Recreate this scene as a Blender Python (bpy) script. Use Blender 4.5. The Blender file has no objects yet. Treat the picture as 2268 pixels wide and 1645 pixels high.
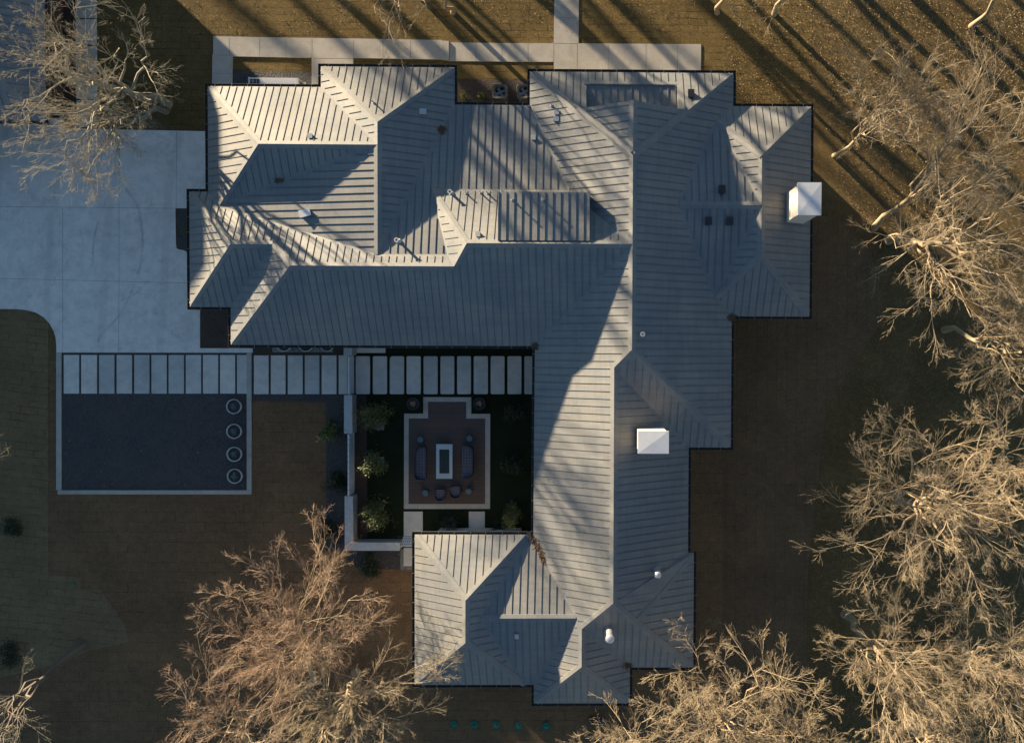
import bpy, bmesh, math, random
import numpy as np
from mathutils import Vector, Matrix
from mathutils.geometry import tessellate_polygon

SC = bpy.context.scene
COL = SC.collection
W, HH, F, HCAM = 2268.0, 1644.8, 1587.0, 44.4      # plan units, focal length, camera height

# ------------------------------------------------------------------ camera
CAM = (0.017298491, -0.011141767, 0.003640275, 1321.085, 805.867)
def cam_rows():
    ax, ay, az = CAM[:3]
    cx, sx, cy, sy, cz, sz = math.cos(ax), math.sin(ax), math.cos(ay), math.sin(ay), math.cos(az), math.sin(az)
    Rx = np.array([[1,0,0],[0,cx,-sx],[0,sx,cx]]); Ry = np.array([[cy,0,sy],[0,1,0],[-sy,0,cy]]); Rz = np.array([[cz,-sz,0],[sz,cz,0],[0,0,1]])
    return Rz @ Ry @ Rx @ np.array([[1,0,0],[0,-1,0],[0,0,-1.0]])
R = cam_rows()
cd = bpy.data.cameras.new('drone_camera'); co = bpy.data.objects.new('drone_camera', cd); COL.objects.link(co); SC.camera = co
co.matrix_world = Matrix(((R[0][0], -R[1][0], -R[2][0], 0), (R[0][1], -R[1][1], -R[2][1], 0), (R[0][2], -R[1][2], -R[2][2], HCAM), (0,0,0,1)))
cd.sensor_fit = 'HORIZONTAL'; cd.sensor_width = 36; cd.lens = F/W*36
cd.shift_x = .5 - CAM[3]/W; cd.shift_y = (CAM[4]-HH/2)/W
cd.clip_end = 900; cd.clip_start = .5

# ------------------------------------------------------------------ sky, sun, exposure
SUN = Vector((-1.07, 1.0, .178)).normalized()
ELEV = math.asin(SUN.z); AZ = math.atan2(SUN.x, SUN.y)
wd = bpy.data.worlds.new('World'); SC.world = wd; wd.use_nodes = True
nt = wd.node_tree; bg = nt.nodes['Background']; sky = nt.nodes.new('ShaderNodeTexSky')
sky.sky_type = 'NISHITA'; sky.sun_disc = False; sky.sun_elevation = ELEV; sky.sun_rotation = AZ
sky.air_density = 1.0; sky.dust_density = .3; sky.ozone_density = 2.4
nt.links.new(sky.outputs[0], bg.inputs[0]); bg.inputs[1].default_value = .062
sl = bpy.data.lights.new('sun', 'SUN'); so = bpy.data.objects.new('sun', sl); COL.objects.link(so)
sl.energy = 5.0; sl.angle = math.radians(.8); sl.color = (1.0, .80, .54)
so.rotation_euler = SUN.to_track_quat('Z', 'Y').to_euler(); so.location = (-60, 60, 30)
SC.view_settings.view_transform = 'Standard'; SC.view_settings.look = 'None'
SC.view_settings.exposure = 2.15; SC.view_settings.gamma = 1
SC.render.resolution_x = 1024; SC.render.resolution_y = 742

# ------------------------------------------------------------------ helpers
def at(u, v, z=0.0):
    d = np.array([(u-CAM[3])/F, (v-CAM[4])/F, 1.0]) @ R
    t = (z-HCAM)/d[2]
    return Vector((d[0]*t, d[1]*t, z))
def at2(u, v, z=0.0):
    p = at(u, v, z); return (p.x, p.y)
def tag(o, label=None, cat=None, group=None, kind=None):
    if label: o['label'] = label
    if cat: o['category'] = cat
    if group: o['group'] = group
    if kind: o['kind'] = kind
    return o
def thing(name, label, cat, loc=(0,0,0), rz=0.0, group=None):
    o = bpy.data.objects.new(name, None); COL.objects.link(o); o.empty_display_size = .3
    o.location = loc; o.rotation_euler = (0,0,rz)
    return tag(o, label, cat, group)
def link(name, me, parent=None):
    o = bpy.data.objects.new(name, me); COL.objects.link(o)
    if parent: o.parent = parent
    return o
def copy_tree(o, parent=None):
    c = o.copy(); COL.objects.link(c)
    if parent: c.parent = parent
    for ch in o.children: copy_tree(ch, c)
    return c
class MB:
    """collects faces into one mesh"""
    def __init__(s): s.v=[]; s.f=[]; s.m=[]
    def quad(s, a, b, c, d, mi=0):
        n=len(s.v); s.v += [tuple(a),tuple(b),tuple(c),tuple(d)]; s.f.append((n,n+1,n+2,n+3)); s.m.append(mi)
    def poly(s, pts, mi=0):
        n=len(s.v); s.v += [tuple(p) for p in pts]; s.f.append(tuple(range(n,n+len(pts)))); s.m.append(mi)
    def box(s, x0,y0,z0,x1,y1,z1, mi=0, rot=0, c=None):
        P=[(x0,y0,z0),(x1,y0,z0),(x1,y1,z0),(x0,y1,z0),(x0,y0,z1),(x1,y0,z1),(x1,y1,z1),(x0,y1,z1)]
        if rot:
            cx,cy = c or ((x0+x1)/2,(y0+y1)/2); q=[]
            for p in P:
                dx,dy=p[0]-cx,p[1]-cy; q.append((cx+dx*math.cos(rot)-dy*math.sin(rot), cy+dx*math.sin(rot)+dy*math.cos(rot), p[2]))
            P=q
        n=len(s.v); s.v+=P
        for f in ((0,3,2,1),(4,5,6,7),(0,1,5,4),(1,2,6,5),(2,3,7,6),(3,0,4,7)): s.f.append(tuple(n+i for i in f)); s.m.append(mi)
    def bar(s, a, b, w, h, mi=0, up=Vector((0,0,1))):
        a=Vector(a); b=Vector(b); d=(b-a).normalized(); sd=d.cross(up).normalized()*(w/2); u=sd.cross(d).normalized()*(h/2)
        P=[a-sd-u,a+sd-u,a+sd+u,a-sd+u,b-sd-u,b+sd-u,b+sd+u,b-sd+u]
        n=len(s.v); s.v+=[tuple(p) for p in P]
        for f in ((0,1,2,3),(7,6,5,4),(0,4,5,1),(1,5,6,2),(2,6,7,3),(3,7,4,0)): s.f.append(tuple(n+i for i in f)); s.m.append(mi)
    def prism(s, pts, z0, z1, mi=0, bottom=False):
        """closed polygon (x,y) raised from z0 to z1, CCW or CW"""
        ar=sum(pts[i][0]*pts[(i+1)%len(pts)][1]-pts[(i+1)%len(pts)][0]*pts[i][1] for i in range(len(pts)))
        if ar<0: pts=pts[::-1]
        N=len(pts); s.poly([(x,y,z1) for x,y in pts],mi)
        for i in range(N):
            a=pts[i]; b=pts[(i+1)%N]
            s.quad((a[0],a[1],z0),(b[0],b[1],z0),(b[0],b[1],z1),(a[0],a[1],z1),mi)
        if bottom: s.poly([(x,y,z0) for x,y in pts[::-1]],mi)
    def lathe(s, prof, c=(0,0,0), n=24, mi=0, sx=1, sy=1):
        """prof list of (r,z)"""
        b=len(s.v)
        for r,z in prof:
            for i in range(n):
                a=2*math.pi*i/n; s.v.append((c[0]+r*sx*math.cos(a), c[1]+r*sy*math.sin(a), c[2]+z))
        for k in range(len(prof)-1):
            for i in range(n):
                j=(i+1)%n; s.f.append((b+k*n+i,b+k*n+j,b+(k+1)*n+j,b+(k+1)*n+i)); s.m.append(mi)
    def disc(s, c, r, n=24, mi=0):
        s.poly([(c[0]+r*math.cos(2*math.pi*i/n), c[1]+r*math.sin(2*math.pi*i/n), c[2]) for i in range(n)],mi)
    def build(s, name, mats, parent=None, smooth=False):
        me=bpy.data.meshes.new(name); me.from_pydata(s.v,[],s.f)
        for m in (mats if isinstance(mats,(list,tuple)) else [mats]): me.materials.append(m)
        me.polygons.foreach_set('material_index', s.m)
        if smooth: me.polygons.foreach_set('use_smooth',[True]*len(s.f))
        me.update()
        return link(name, me, parent)
def mesh_np(name, verts, quads, mats, mi=None, smooth=False, k=4):
    me=bpy.data.meshes.new(name); nv=len(verts); nq=len(quads)
    me.vertices.add(nv); me.vertices.foreach_set('co', np.asarray(verts,np.float32).ravel())
    me.loops.add(nq*k); me.loops.foreach_set('vertex_index', np.asarray(quads,np.int32).ravel())
    me.polygons.add(nq); me.polygons.foreach_set('loop_start', np.arange(nq,dtype=np.int32)*k)
    try: me.polygons.foreach_set('loop_total', np.full(nq,k,np.int32))
    except Exception: pass
    for m in (mats if isinstance(mats,(list,tuple)) else [mats]): me.materials.append(m)
    if mi is not None: me.polygons.foreach_set('material_index', np.asarray(mi,np.int32))
    if smooth: me.polygons.foreach_set('use_smooth', np.ones(nq,bool))
    me.update(calc_edges=True); return me

# ------------------------------------------------------------------ materials
def mat(name, col, rough=.7, metal=0.0, spec=.5):
    m=bpy.data.materials.new(name); m.use_nodes=True; n=m.node_tree; b=n.nodes['Principled BSDF']
    b.inputs['Base Color'].default_value=(*col,1); b.inputs['Roughness'].default_value=rough; b.inputs['Metallic'].default_value=metal
    b.inputs['Specular IOR Level'].default_value=spec
    return m, n, b
def nd(n, t, **kw):
    x=n.nodes.new(t)
    for k,v in kw.items():
        if k.startswith('i_'): x.inputs[k[2:].replace('_',' ')].default_value=v
        else: setattr(x,k,v)
    return x
def coords(n, mode='Object', scale=(1,1,1), rot=(0,0,0)):
    tc=nd(n,'ShaderNodeTexCoord'); mp=nd(n,'ShaderNodeMapping'); mp.inputs['Scale'].default_value=scale; mp.inputs['Rotation'].default_value=rot
    n.links.new(tc.outputs[mode], mp.inputs[0]); return mp.outputs[0]
def noise(n, vec, scale, detail=5, rough=.6, dist=0.0):
    x=nd(n,'ShaderNodeTexNoise'); x.inputs['Scale'].default_value=scale; x.inputs['Detail'].default_value=detail; x.inputs['Roughness'].default_value=rough
    x.inputs['Distortion'].default_value=dist
    n.links.new(vec,x.inputs['Vector']); return x.outputs['Fac']
def ramp(n, fac, stops):
    x=nd(n,'ShaderNodeValToRGB'); cr=x.color_ramp
    while len(cr.elements)<len(stops): cr.elements.new(.5)
    for e,(p,c) in zip(cr.elements,stops): e.position=p; e.color=(*c,1) if len(c)==3 else c
    n.links.new(fac,x.inputs[0]); return x.outputs[0]
def mix(n, fac, a, b, mode='MIX'):
    x=nd(n,'ShaderNodeMix',data_type='RGBA',blend_type=mode)
    for s,v in ((0,fac),(6,a),(7,b)):
        if hasattr(v,'links') : n.links.new(v,x.inputs[s])
        elif s==0: x.inputs[0].default_value=v
        else: x.inputs[s].default_value=(*v,1)
    return x.outputs[2]
def bump(n, b, h, strength=.3, dist=.05):
    x=nd(n,'ShaderNodeBump'); x.inputs['Strength'].default_value=strength; x.inputs['Distance'].default_value=dist
    n.links.new(h,x.inputs['Height']); n.links.new(x.outputs[0],b.inputs['Normal']); return x
def simple(name, col, rough=.7, metal=0.0, var=.25, sc=6.0, bmp=0.0, spec=.5):
    m,n,b=mat(name,col,rough,metal,spec)
    f=noise(n,coords(n),sc); c=ramp(n,f,[(.25,tuple(x*(1-var) for x in col)),(.75,tuple(min(1,x*(1+var)) for x in col))])
    n.links.new(c,b.inputs['Base Color'])
    if bmp: bump(n,b,noise(n,coords(n),sc*6),bmp,.02)
    return m

def make_roof_metal():
    m,n,b=mat('roof_metal',(.17,.17,.165),.5,.18,.5)
    v=coords(n); f=noise(n,v,.35,6,.6,.3); g=noise(n,v,9,3)
    sp=nd(n,'ShaderNodeSeparateXYZ'); n.links.new(v,sp.inputs[0])
    c=ramp(n,f,[(.40,(.146,.156,.166)),(.60,(.206,.203,.190))])
    c2=mix(n,.25,c,ramp(n,g,[(.3,(.14,.145,.15)),(.8,(.215,.213,.20))]))
    # pale dust and rain streak marks
    s=noise(n,coords(n,'Object',(.6,.6,.6)),2.2,8,.75,1.2); c3=mix(n,ramp(n,s,[(.66,(0,0,0)),(.82,(.30,.30,.30))]),c2,(.36,.35,.33))
    for sc_ in ((.45,5.5,1),(5.5,.45,1)):
        st=noise(n,coords(n,'Object',sc_),1.0,4,.6); c3=mix(n,.22,c3,mix(n,1.0,c3,ramp(n,st,[(.36,(.70,.71,.72)),(.60,(1.2,1.18,1.16))]),'MULTIPLY'))
    n.links.new(c3,b.inputs['Base Color'])
    r=nd(n,'ShaderNodeMapRange'); r.inputs[3].default_value=.56; r.inputs[4].default_value=.72; n.links.new(g,r.inputs[0]); n.links.new(r.outputs[0],b.inputs['Roughness'])
    bump(n,b,noise(n,v,2.2,3),.22,.03)
    return m
def make_concrete(name, base=(.47,.455,.43), marks=True):
    m,n,b=mat(name,base,.85,0,.3)
    v=coords(n); f=noise(n,v,.28,9,.68,.8); g=noise(n,v,1.6,8,.72); h=noise(n,v,30,3)
    k=lambda s: tuple(x*s for x in base)
    c=ramp(n,f,[(.38,k(.62)),(.49,k(.95)),(.60,k(1.12))])
    c=mix(n,.55,c,ramp(n,g,[(.36,k(.66)),(.58,k(1.1))]),'MIX')
    c=mix(n,.35,c,ramp(n,h,[(.3,k(.8)),(.7,k(1.15))]))
    if marks:
        s=noise(n,coords(n,'Object',(1,1,1)),.75,6,.8,2.0); c=mix(n,ramp(n,s,[(.55,(0,0,0)),(.70,(.6,.6,.6))]),c,k(.50))
        w=nd(n,'ShaderNodeTexWave',wave_type='RINGS',rings_direction='Z'); w.inputs['Scale'].default_value=.09; w.inputs['Distortion'].default_value=3.0; w.inputs['Detail'].default_value=3; w.inputs['Detail Scale'].default_value=.6
        n.links.new(coords(n,'Object',(1,.55,1)),w.inputs[0])
        c=mix(n,ramp(n,w.outputs['Fac'],[(.93,(0,0,0)),(.985,(.22,.22,.22))]),c,k(.55))
    if 'paver' in name:
        oi=nd(n,'ShaderNodeObjectInfo'); c=mix(n,1.0,c,ramp(n,oi.outputs['Random'],[(0,(.80,.81,.82)),(1,(1.12,1.08,1.03))]),'MULTIPLY')
    n.links.new(c,b.inputs['Base Color']); bump(n,b,h,.25,.01)
    return m
def make_lawn(name, c1, c2, c3, brick=True, rot=0.0, bw=1.15, bh=.42, joint=.6, bs=1.0):
    m,n,b=mat(name,c1,.95,0,.1)
    v=coords(n); f=noise(n,v,.22,7,.65,.5); g=noise(n,v,2.4,8,.75); h=noise(n,v,14,6,.8)
    c=ramp(n,f,[(.38,c2),(.5,c1),(.64,c3)])
    c=mix(n,.5,c,ramp(n,g,[(.36,c2),(.5,c1),(.66,c3)]))
    c=mix(n,.45,c,ramp(n,h,[(.28,tuple(x*.35 for x in c1)),(.5,c1),(.75,tuple(x*1.7 for x in c3))]))
    hh=nd(n,'ShaderNodeMath',operation='MULTIPLY_ADD'); hh.inputs[1].default_value=.35; n.links.new(g,hh.inputs[0]); n.links.new(h,hh.inputs[2])
    hout=hh.outputs[0]
    if brick:
        wob=nd(n,'ShaderNodeTexNoise'); wob.inputs['Scale'].default_value=1.3; wob.inputs['Detail'].default_value=4; n.links.new(v,wob.inputs['Vector'])
        vm=nd(n,'ShaderNodeVectorMath',operation='MULTIPLY_ADD'); vm.inputs[1].default_value=(.5,.16,0); n.links.new(wob.outputs['Color'],vm.inputs[0]); n.links.new(coords(n,'Object',(1,1,1),(0,0,rot)),vm.inputs[2])
        br=nd(n,'ShaderNodeTexBrick'); br.inputs['Scale'].default_value=1; br.inputs['Mortar Size'].default_value=.022; br.inputs['Mortar Smooth'].default_value=.6
        br.inputs['Brick Width'].default_value=bw; br.inputs['Row Height'].default_value=bh
        br.inputs['Color1'].default_value=(.55,.55,.55,1); br.inputs['Color2'].default_value=(1,1,1,1); br.inputs['Mortar'].default_value=(0,0,0,1)
        n.links.new(vm.outputs[0],br.inputs[0])
        gate=ramp(n,noise(n,v,.9,4,.7),[(.44,(0,0,0)),(.66,(1,1,1))])
        mo=mix(n,1.0,gate,br.outputs['Fac'],'MULTIPLY'); 
        mj=nd(n,'ShaderNodeMath',operation='MULTIPLY'); mj.inputs[1].default_value=joint; n.links.new(mo,mj.inputs[0])
        tint=ramp(n,br.outputs['Color'],[(0,(.9,.9,.9)),(1,(1.1,1.1,1.1))])
        c=mix(n,1.0,c,tint,'MULTIPLY'); c=mix(n,mj.outputs[0],c,tuple(x*.28 for x in c2))
        sb=nd(n,'ShaderNodeMath',operation='SUBTRACT'); n.links.new(hout,sb.inputs[0]); n.links.new(mj.outputs[0],sb.inputs[1]); hout=sb.outputs[0]
    n.links.new(c,b.inputs['Base Color']); bump(n,b,hout,bs,.12)
    return m
def make_gravel(name, c1, c2, c3, sc=22):
    m,n,b=mat(name,c1,.8,0,.4)
    v=coords(n); vo=nd(n,'ShaderNodeTexVoronoi'); vo.inputs['Scale'].default_value=sc; n.links.new(v,vo.inputs['Vector'])
    c=ramp(n,vo.outputs['Color'],[(.1,c2),(.6,c1),(.93,c1),(.97,c3)])
    f=noise(n,v,.6,7,.7); c=mix(n,ramp(n,f,[(.35,(0,0,0)),(.7,(.6,.6,.6))]),c,tuple(x*y for x,y in zip(c1,(1.6,1.3,1.0))))
    n.links.new(c,b.inputs['Base Color']); bump(n,b,vo.outputs['Distance'],.8,.03)
    return m
def make_brick(name, base):
    m,n,b=mat(name,base,.85,0,.3)
    tc=nd(n,'ShaderNodeTexCoord'); mp=nd(n,'ShaderNodeMapping'); mp.inputs['Rotation'].default_value=(math.radians(90),0,0); n.links.new(tc.outputs['Object'],mp.inputs[0])
    br=nd(n,'ShaderNodeTexBrick'); br.inputs['Scale'].default_value=1; br.inputs['Brick Width'].default_value=.42; br.inputs['Row Height'].default_value=.14; br.inputs['Mortar Size'].default_value=.012
    k=lambda s: (*[x*s for x in base],1)
    br.inputs['Color1'].default_value=k(.9); br.inputs['Color2'].default_value=k(1.12); br.inputs['Mortar'].default_value=k(.72); n.links.new(mp.outputs[0],br.inputs[0])
    g=noise(n,tc.outputs['Object'],4,6,.7)
    c=mix(n,.5,br.outputs['Color'],ramp(n,g,[(.3,tuple(x*.7 for x in base)),(.7,tuple(min(1,x*1.15) for x in base))]))
    n.links.new(c,b.inputs['Base Color']); bump(n,b,g,.4,.02); return m
def make_bark(name, c1, c2):
    m,n,b=mat(name,c1,.9,0,.2)
    v=coords(n,'Object',(1,1,.35)); g=noise(n,v,5,6,.7); f=noise(n,coords(n),.5,4)
    c=mix(n,.5,ramp(n,g,[(.3,c2),(.65,c1)]),ramp(n,f,[(.35,c2),(.65,tuple(min(1,x*1.1) for x in c1))]))
    n.links.new(c,b.inputs['Base Color']); bump(n,b,g,.5,.04); return m
M={}
M['roof']=make_roof_metal()
M['gutter']=simple('gutter_metal',(.035,.032,.032),.6,0,.3)
M['gutter_bed']=simple('gutter_leaf_litter',(.045,.026,.015),.95,0,.6,14)
M['strap']=simple('strap_metal',(.28,.28,.28),.5)
M['concrete']=make_concrete('driveway_concrete',(.63,.585,.53))
M['walk']=make_concrete('walk_concrete',(.37,.34,.295),False)
M['paver']=make_concrete('paver_concrete',(.54,.52,.48),False)
M['joint']=simple('joint_dark',(.14,.13,.12),.9)
M['gravel']=make_gravel('dark_gravel',(.045,.044,.045),(.018,.019,.024),(.17,.16,.14),13)
M['mulch']=make_gravel('brown_mulch',(.045,.032,.024),(.022,.015,.011),(.12,.08,.05),16)
M['riverstone']=make_gravel('river_stone',(.16,.17,.17),(.05,.06,.06),(.4,.4,.4),11)
M['lawn']=make_lawn('dormant_sod',(.120,.084,.032),(.056,.039,.017),(.235,.165,.066))
M['lawn_v']=make_lawn('dormant_sod_strips',(.140,.090,.050),(.075,.049,.028),(.23,.145,.076),True,math.radians(90),1.3,.62,.35)
M['lawn_g']=make_lawn('greener_sod',(.195,.138,.075),(.120,.086,.046),(.27,.195,.105),True,math.radians(6),1.1,.44,.6)
M['lawn_d']=make_lawn('dark_sod',(.165,.100,.054),(.082,.050,.028),(.28,.165,.080),True,0,1.2,.62,.4)
M['rough']=make_lawn('leafy_ground',(.115,.078,.034),(.055,.038,.018),(.27,.19,.085),False)
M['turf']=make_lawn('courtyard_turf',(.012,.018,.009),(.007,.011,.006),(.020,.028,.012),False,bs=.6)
M['deck']=None
M['white']=simple('white_paint',(.54,.55,.57),.5,0,.06)
M['chimney']=make_brick('chimney_brick',(.62,.57,.50))
M['wallbrick']=make_brick('courtyard_brick',(.30,.30,.275))
M['coping']=simple('coping_stone',(.36,.37,.37),.8,0,.15,5)
M['stucco']=simple('wall_render',(.55,.53,.48),.85,0,.12,4)
M['dark']=simple('dark_metal',(.018,.018,.022),.5,0,.2)
M['steel']=simple('galvanised_steel',(.55,.56,.58),.35,.7,.12)
M['glass']=mat('window_glass',(.02,.025,.03),.08,0,.8)[0]
M['pvc']=simple('white_pvc',(.42,.42,.41),.5,0,.08)
M['bark']=make_bark('pale_bark',(.36,.29,.195),(.20,.155,.10))
M['bark_r']=make_bark('reddish_bark',(.34,.24,.17),(.19,.135,.095))
M['bark_d']=make_bark('dark_bark',(.16,.14,.12),(.09,.075,.06))
M['leaf_y']=simple('evergreen_leaf',(.070,.085,.020),.6,0,.5,3)
M['leaf_d']=simple('dark_evergreen_leaf',(.020,.032,.012),.7,0,.5,3)
M['agave']=simple('agave_leaf',(.10,.15,.13),.6,0,.3)
M['deadleaf']=simple('dry_leaf',(.11,.062,.032),.9,0,.5,20)
M['wicker']=simple('wicker_frame',(.036,.037,.048),.7,0,.2)
M['weave']=simple('pale_weave',(.13,.135,.175),.7,0,.15)
M['navy']=simple('navy_cushion',(.020,.022,.034),.9,0,.2)
M['stool']=simple('teal_ceramic',(.055,.105,.125),.5,0,.15)
M['firetop']=simple('fire_table_stone',(.33,.40,.43),.7,0,.06)
M['firebowl']=make_gravel('fire_glass',(.03,.055,.06),(.012,.02,.022),(.16,.22,.22),26)
M['pot']=simple('dark_pot',(.035,.033,.045),.7,0,.2)
M['ring']=simple('pale_planter',(.42,.43,.42),.7,0,.1)
M['teal']=simple('green_plastic_lid',(.008,.115,.070),.5,0,.12)
M['fan']=simple('fan_blade',(.20,.21,.22),.4,.3)
M['casing']=simple('condenser_casing',(.085,.085,.075),.6,0,.12)
def make_deck():
    m,n,b=mat('composite_deck',(.10,.06,.05),.7,0,.3)
    v=coords(n); br=nd(n,'ShaderNodeTexBrick'); br.inputs['Scale'].default_value=1; br.inputs['Brick Width'].default_value=3.4; br.inputs['Row Height'].default_value=.14; br.inputs['Mortar Size'].default_value=.012
    br.inputs['Color1'].default_value=(.092,.064,.053,1); br.inputs['Color2'].default_value=(.070,.050,.043,1); br.inputs['Mortar'].default_value=(.02,.012,.01,1)
    n.links.new(v,br.inputs[0]); g=noise(n,coords(n,'Object',(.6,9,1)),3,5)
    c=mix(n,.3,br.outputs['Color'],ramp(n,g,[(.3,(.06,.043,.037)),(.7,(.105,.075,.06))])); n.links.new(c,b.inputs['Base Color']); return m
M['deck']=make_deck()

def make_tyre():
    m,n,b=mat('tyre_mark_rubber',(.10,.10,.105),.8,0,.2)
    f=noise(n,coords(n),1.3,6,.75); r=ramp(n,f,[(.42,(0,0,0)),(.78,(.42,.42,.42))]); n.links.new(r,b.inputs['Alpha']); return m
M['tyre']=make_tyre()
M['rib']=simple('seam_shade_metal',(.120,.122,.124),.55,.18,.15)  # darker than the roof sheet: shade lines along the seams put into the colour

# ------------------------------------------------------------------ ground, drive, walks
def pix(pts, z=0.0): return [at2(u,v,z) for u,v in pts]
def sheet(name, pts, z, m, thick=0.0, kind='structure', z0=None):
    b=MB(); P=pix(pts)
    ar=sum(P[i][0]*P[(i+1)%len(P)][1]-P[(i+1)%len(P)][0]*P[i][1] for i in range(len(P)))
    if ar<0: P=P[::-1]
    if thick: b.prism(P, z-thick, z)
    else: b.poly([(x,y,z) for x,y in P])
    o=b.build(name,m)
    if kind: o['kind']=kind
    return o
def arc(cx,cy,r,a0,a1,n=10,ry=None):
    return [(cx+r*math.cos(math.radians(a0+(a1-a0)*i/n)), cy+(ry or r)*math.sin(math.radians(a0+(a1-a0)*i/n))) for i in range(n+1)]

g=MB(); g.quad((-400,-400,0),(400,-400,0),(400,400,0),(-400,400,0)); g.build('ground',M['rough'])['kind']='structure'
SH=.004
# sod areas
sheet('lawn',[(-900,-600),(1940,-600),(1940,-100),(1800,20),(1790,330),(1600,500),(1300,700),(-900,700)],SH,M['lawn'])
sheet('lawn',[(1600,470),(1850,480),(1930,560),(1960,700),(1830,900),(1790,1250),(1780,1700),(1600,1700)],SH*2,M['lawn_v'])
sheet('lawn',[(-900,660),(107,660),(107,1094),(107,1275),(175,1275),(178,1304),(222,1305),(250,1345),(275,1380),(285,1419),(200,1440),(130,1468),(0,1500),(-900,1500)],SH*2,M['lawn_g'])
sheet('lawn',[(107,1060),(110,800),(1600,800),(1600,1700),(-900,1700),(-900,1500),(0,1500),(130,1468),(200,1440),(285,1419),(275,1380),(250,1345),(222,1305),(178,1304),(175,1275),(107,1275)],SH,M['lawn_d'])
# driveway slab
dz=.03
drive=[(-900,262),(137,262),(137,285),(300,288),(470,291.5),(470,462),(389,461.5),(390,540),(392,551)]+[(400,553),(410,555),(415,560),(418,566),(440,600)]+[(443.5,690),(443.5,771),(560,771),(560,781),(137,780.5),(125.5,780.5)]+[(125.5,765),(124,748),(119,732),(110,716),(97,702),(80,692),(60,686.5),(35,684.5),(0,684),(-900,684)]
sheet('driveway',drive,dz,M['concrete'],.08)
j=MB()
def groove(b,p,q,z,w=.018):
    a=at(*p,z); c=at(*q,z); d=(c-a).normalized(); s=Vector((-d.y,d.x,0))*w/2
    b.quad(a-s,c-s,c+s,a+s)
for p,q in (((-60,457),(389,461.5)),((-60,615),(417,627)),((139,460),(139,780)),((264,290),(263,780)),((391,291),(390,461))): groove(j,p,q,dz+.003)
j.build('driveway_joints',M['joint'])['kind']='structure'
def mark(pts,z,w):
    b=MB(); P=[at(u,v,z) for u,v in pts]; Q=[]
    for i in range(len(P)-1):
        p0=P[max(i-1,0)]; p1=P[i]; p2=P[i+1]; p3=P[min(i+2,len(P)-1)]
        for k in range(6):
            t=k/6; Q.append(.5*((2*p1)+(p2-p0)*t+(2*p0-5*p1+4*p2-p3)*t*t+(3*p1-p0-3*p2+p3)*t*t*t))
    Q.append(P[-1]); L=[];Rr=[]
    for i,q in enumerate(Q):
        d=(Q[min(i+1,len(Q)-1)]-Q[max(i-1,0)]).normalized(); s=Vector((-d.y,d.x,0))*w/2; L.append(q+s); Rr.append(q-s)
    for i in range(len(Q)-1): b.quad(Rr[i],Rr[i+1],L[i+1],L[i])
    o=b.build('driveway_marks',M['tyre']); o['kind']='structure'
mark([(274,411),(298,446),(310,478),(316,551),(300,624),(265,696),(222,744),(219,770)],dz+.005,.15)
mark([(243,420),(222,479),(208,531),(205,590)],dz+.006,.14)
mark([(330,620),(300,650),(268,665)],dz+.007,.12)
sheet('planting_bed',[(392,461),(450,461),(450,575),(416,566),(411,556),(403,553),(391,552)],SH*3,M['gravel'])
# ruin of parking court: curb frame and gravel
curb=MB()
def frame_strip(p,q,w0,z=.05):
    pass
def slab(b,u0,v0,u1,v1,z=.05,t=.1):
    P=pix([(u0,v0),(u1,v0),(u1,v1),(u0,v1)]); b.prism(P[::-1],z-t,z)
slab(curb,125.5,781,137,1084.5); slab(curb,129,1085,557.6,1094); slab(curb,547.2,781.5,557.6,1084.5)
curb.build('kerb_frame',M['walk'])['kind']='structure'
sheet('gravel_bed',[(137,781),(547.5,781),(547.5,1085),(137,1085)],SH*3,M['gravel'])
sheet('gravel_bed',[(557.6,786),(770,786),(770,889),(557.6,888)],SH*3,M['gravel'])
sheet('gravel_bed',[(722.5,889),(770,889),(770,1225),(722.5,1220)],SH*3,M['gravel'])
sheet('gravel_bed',[(770,1210),(890,1210),(890,1261),(791,1257),(770,1240)],SH*3,M['gravel'])
sheet('stone_border',[(887,1212),(925,1212),(925,1262),(887,1260)],SH*4,M['riverstone'])
sheet('planting_bed',[(444,683),(520,683),(520,771),(443.5,771)],SH*3,M['mulch'])
sheet('planting_bed',[(558,740),(772,740),(772,786),(558,786)],SH*3,M['mulch'])
sheet('stone_border',[(600,745),(738,745),(738,780),(604,780)],SH*4,M['riverstone'])
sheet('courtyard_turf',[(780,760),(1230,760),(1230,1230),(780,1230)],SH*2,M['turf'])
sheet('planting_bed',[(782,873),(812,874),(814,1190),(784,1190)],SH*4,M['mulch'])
sheet('gravel_bed',[(880,1186),(930,1186),(930,1215),(880,1215)],SH*4,M['gravel'])
# north side walks
wz=.06
walk=[(473.5,81.5),(567,83.5),(775,86.5),(979.3,90),(979.5,132.8),(783,129.5),(783,150),(730,150),(730,200),(690.8,200),(691,129),(516,126),(515.3,200),(470.5,200),(471.5,121.5),(473,121.5)]
sheet('path',walk,wz,M['walk'],.1)
sheet('path_step',[(979.6,92.2),(994.7,92.8),(995,135),(979.8,134)],wz+.05,M['walk'],.14)
sheet('path',[(995.2,95),(1093,96.2),(1226.5,97),(1229.5,-120),(1283,-120),(1281.3,97),(1552.7,98.8),(1552,175),(1226,175),(1226.3,138),(1134,137.6),(995.3,136.2)],wz-.02,M['walk'],.08)
j=MB()
for p,q in (((508,83),(508,125)),((575,84),(575,126)),((633,85),(633,127)),((691,86),(691,128)),((783,88),(783,129)),((848,89),(848,130)),((909,90),(909,131)),((693,129.5),(783,130)),((472,122),(516,123)),((472,163),(515,163.5))): groove(j,p,q,wz+.003)
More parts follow.
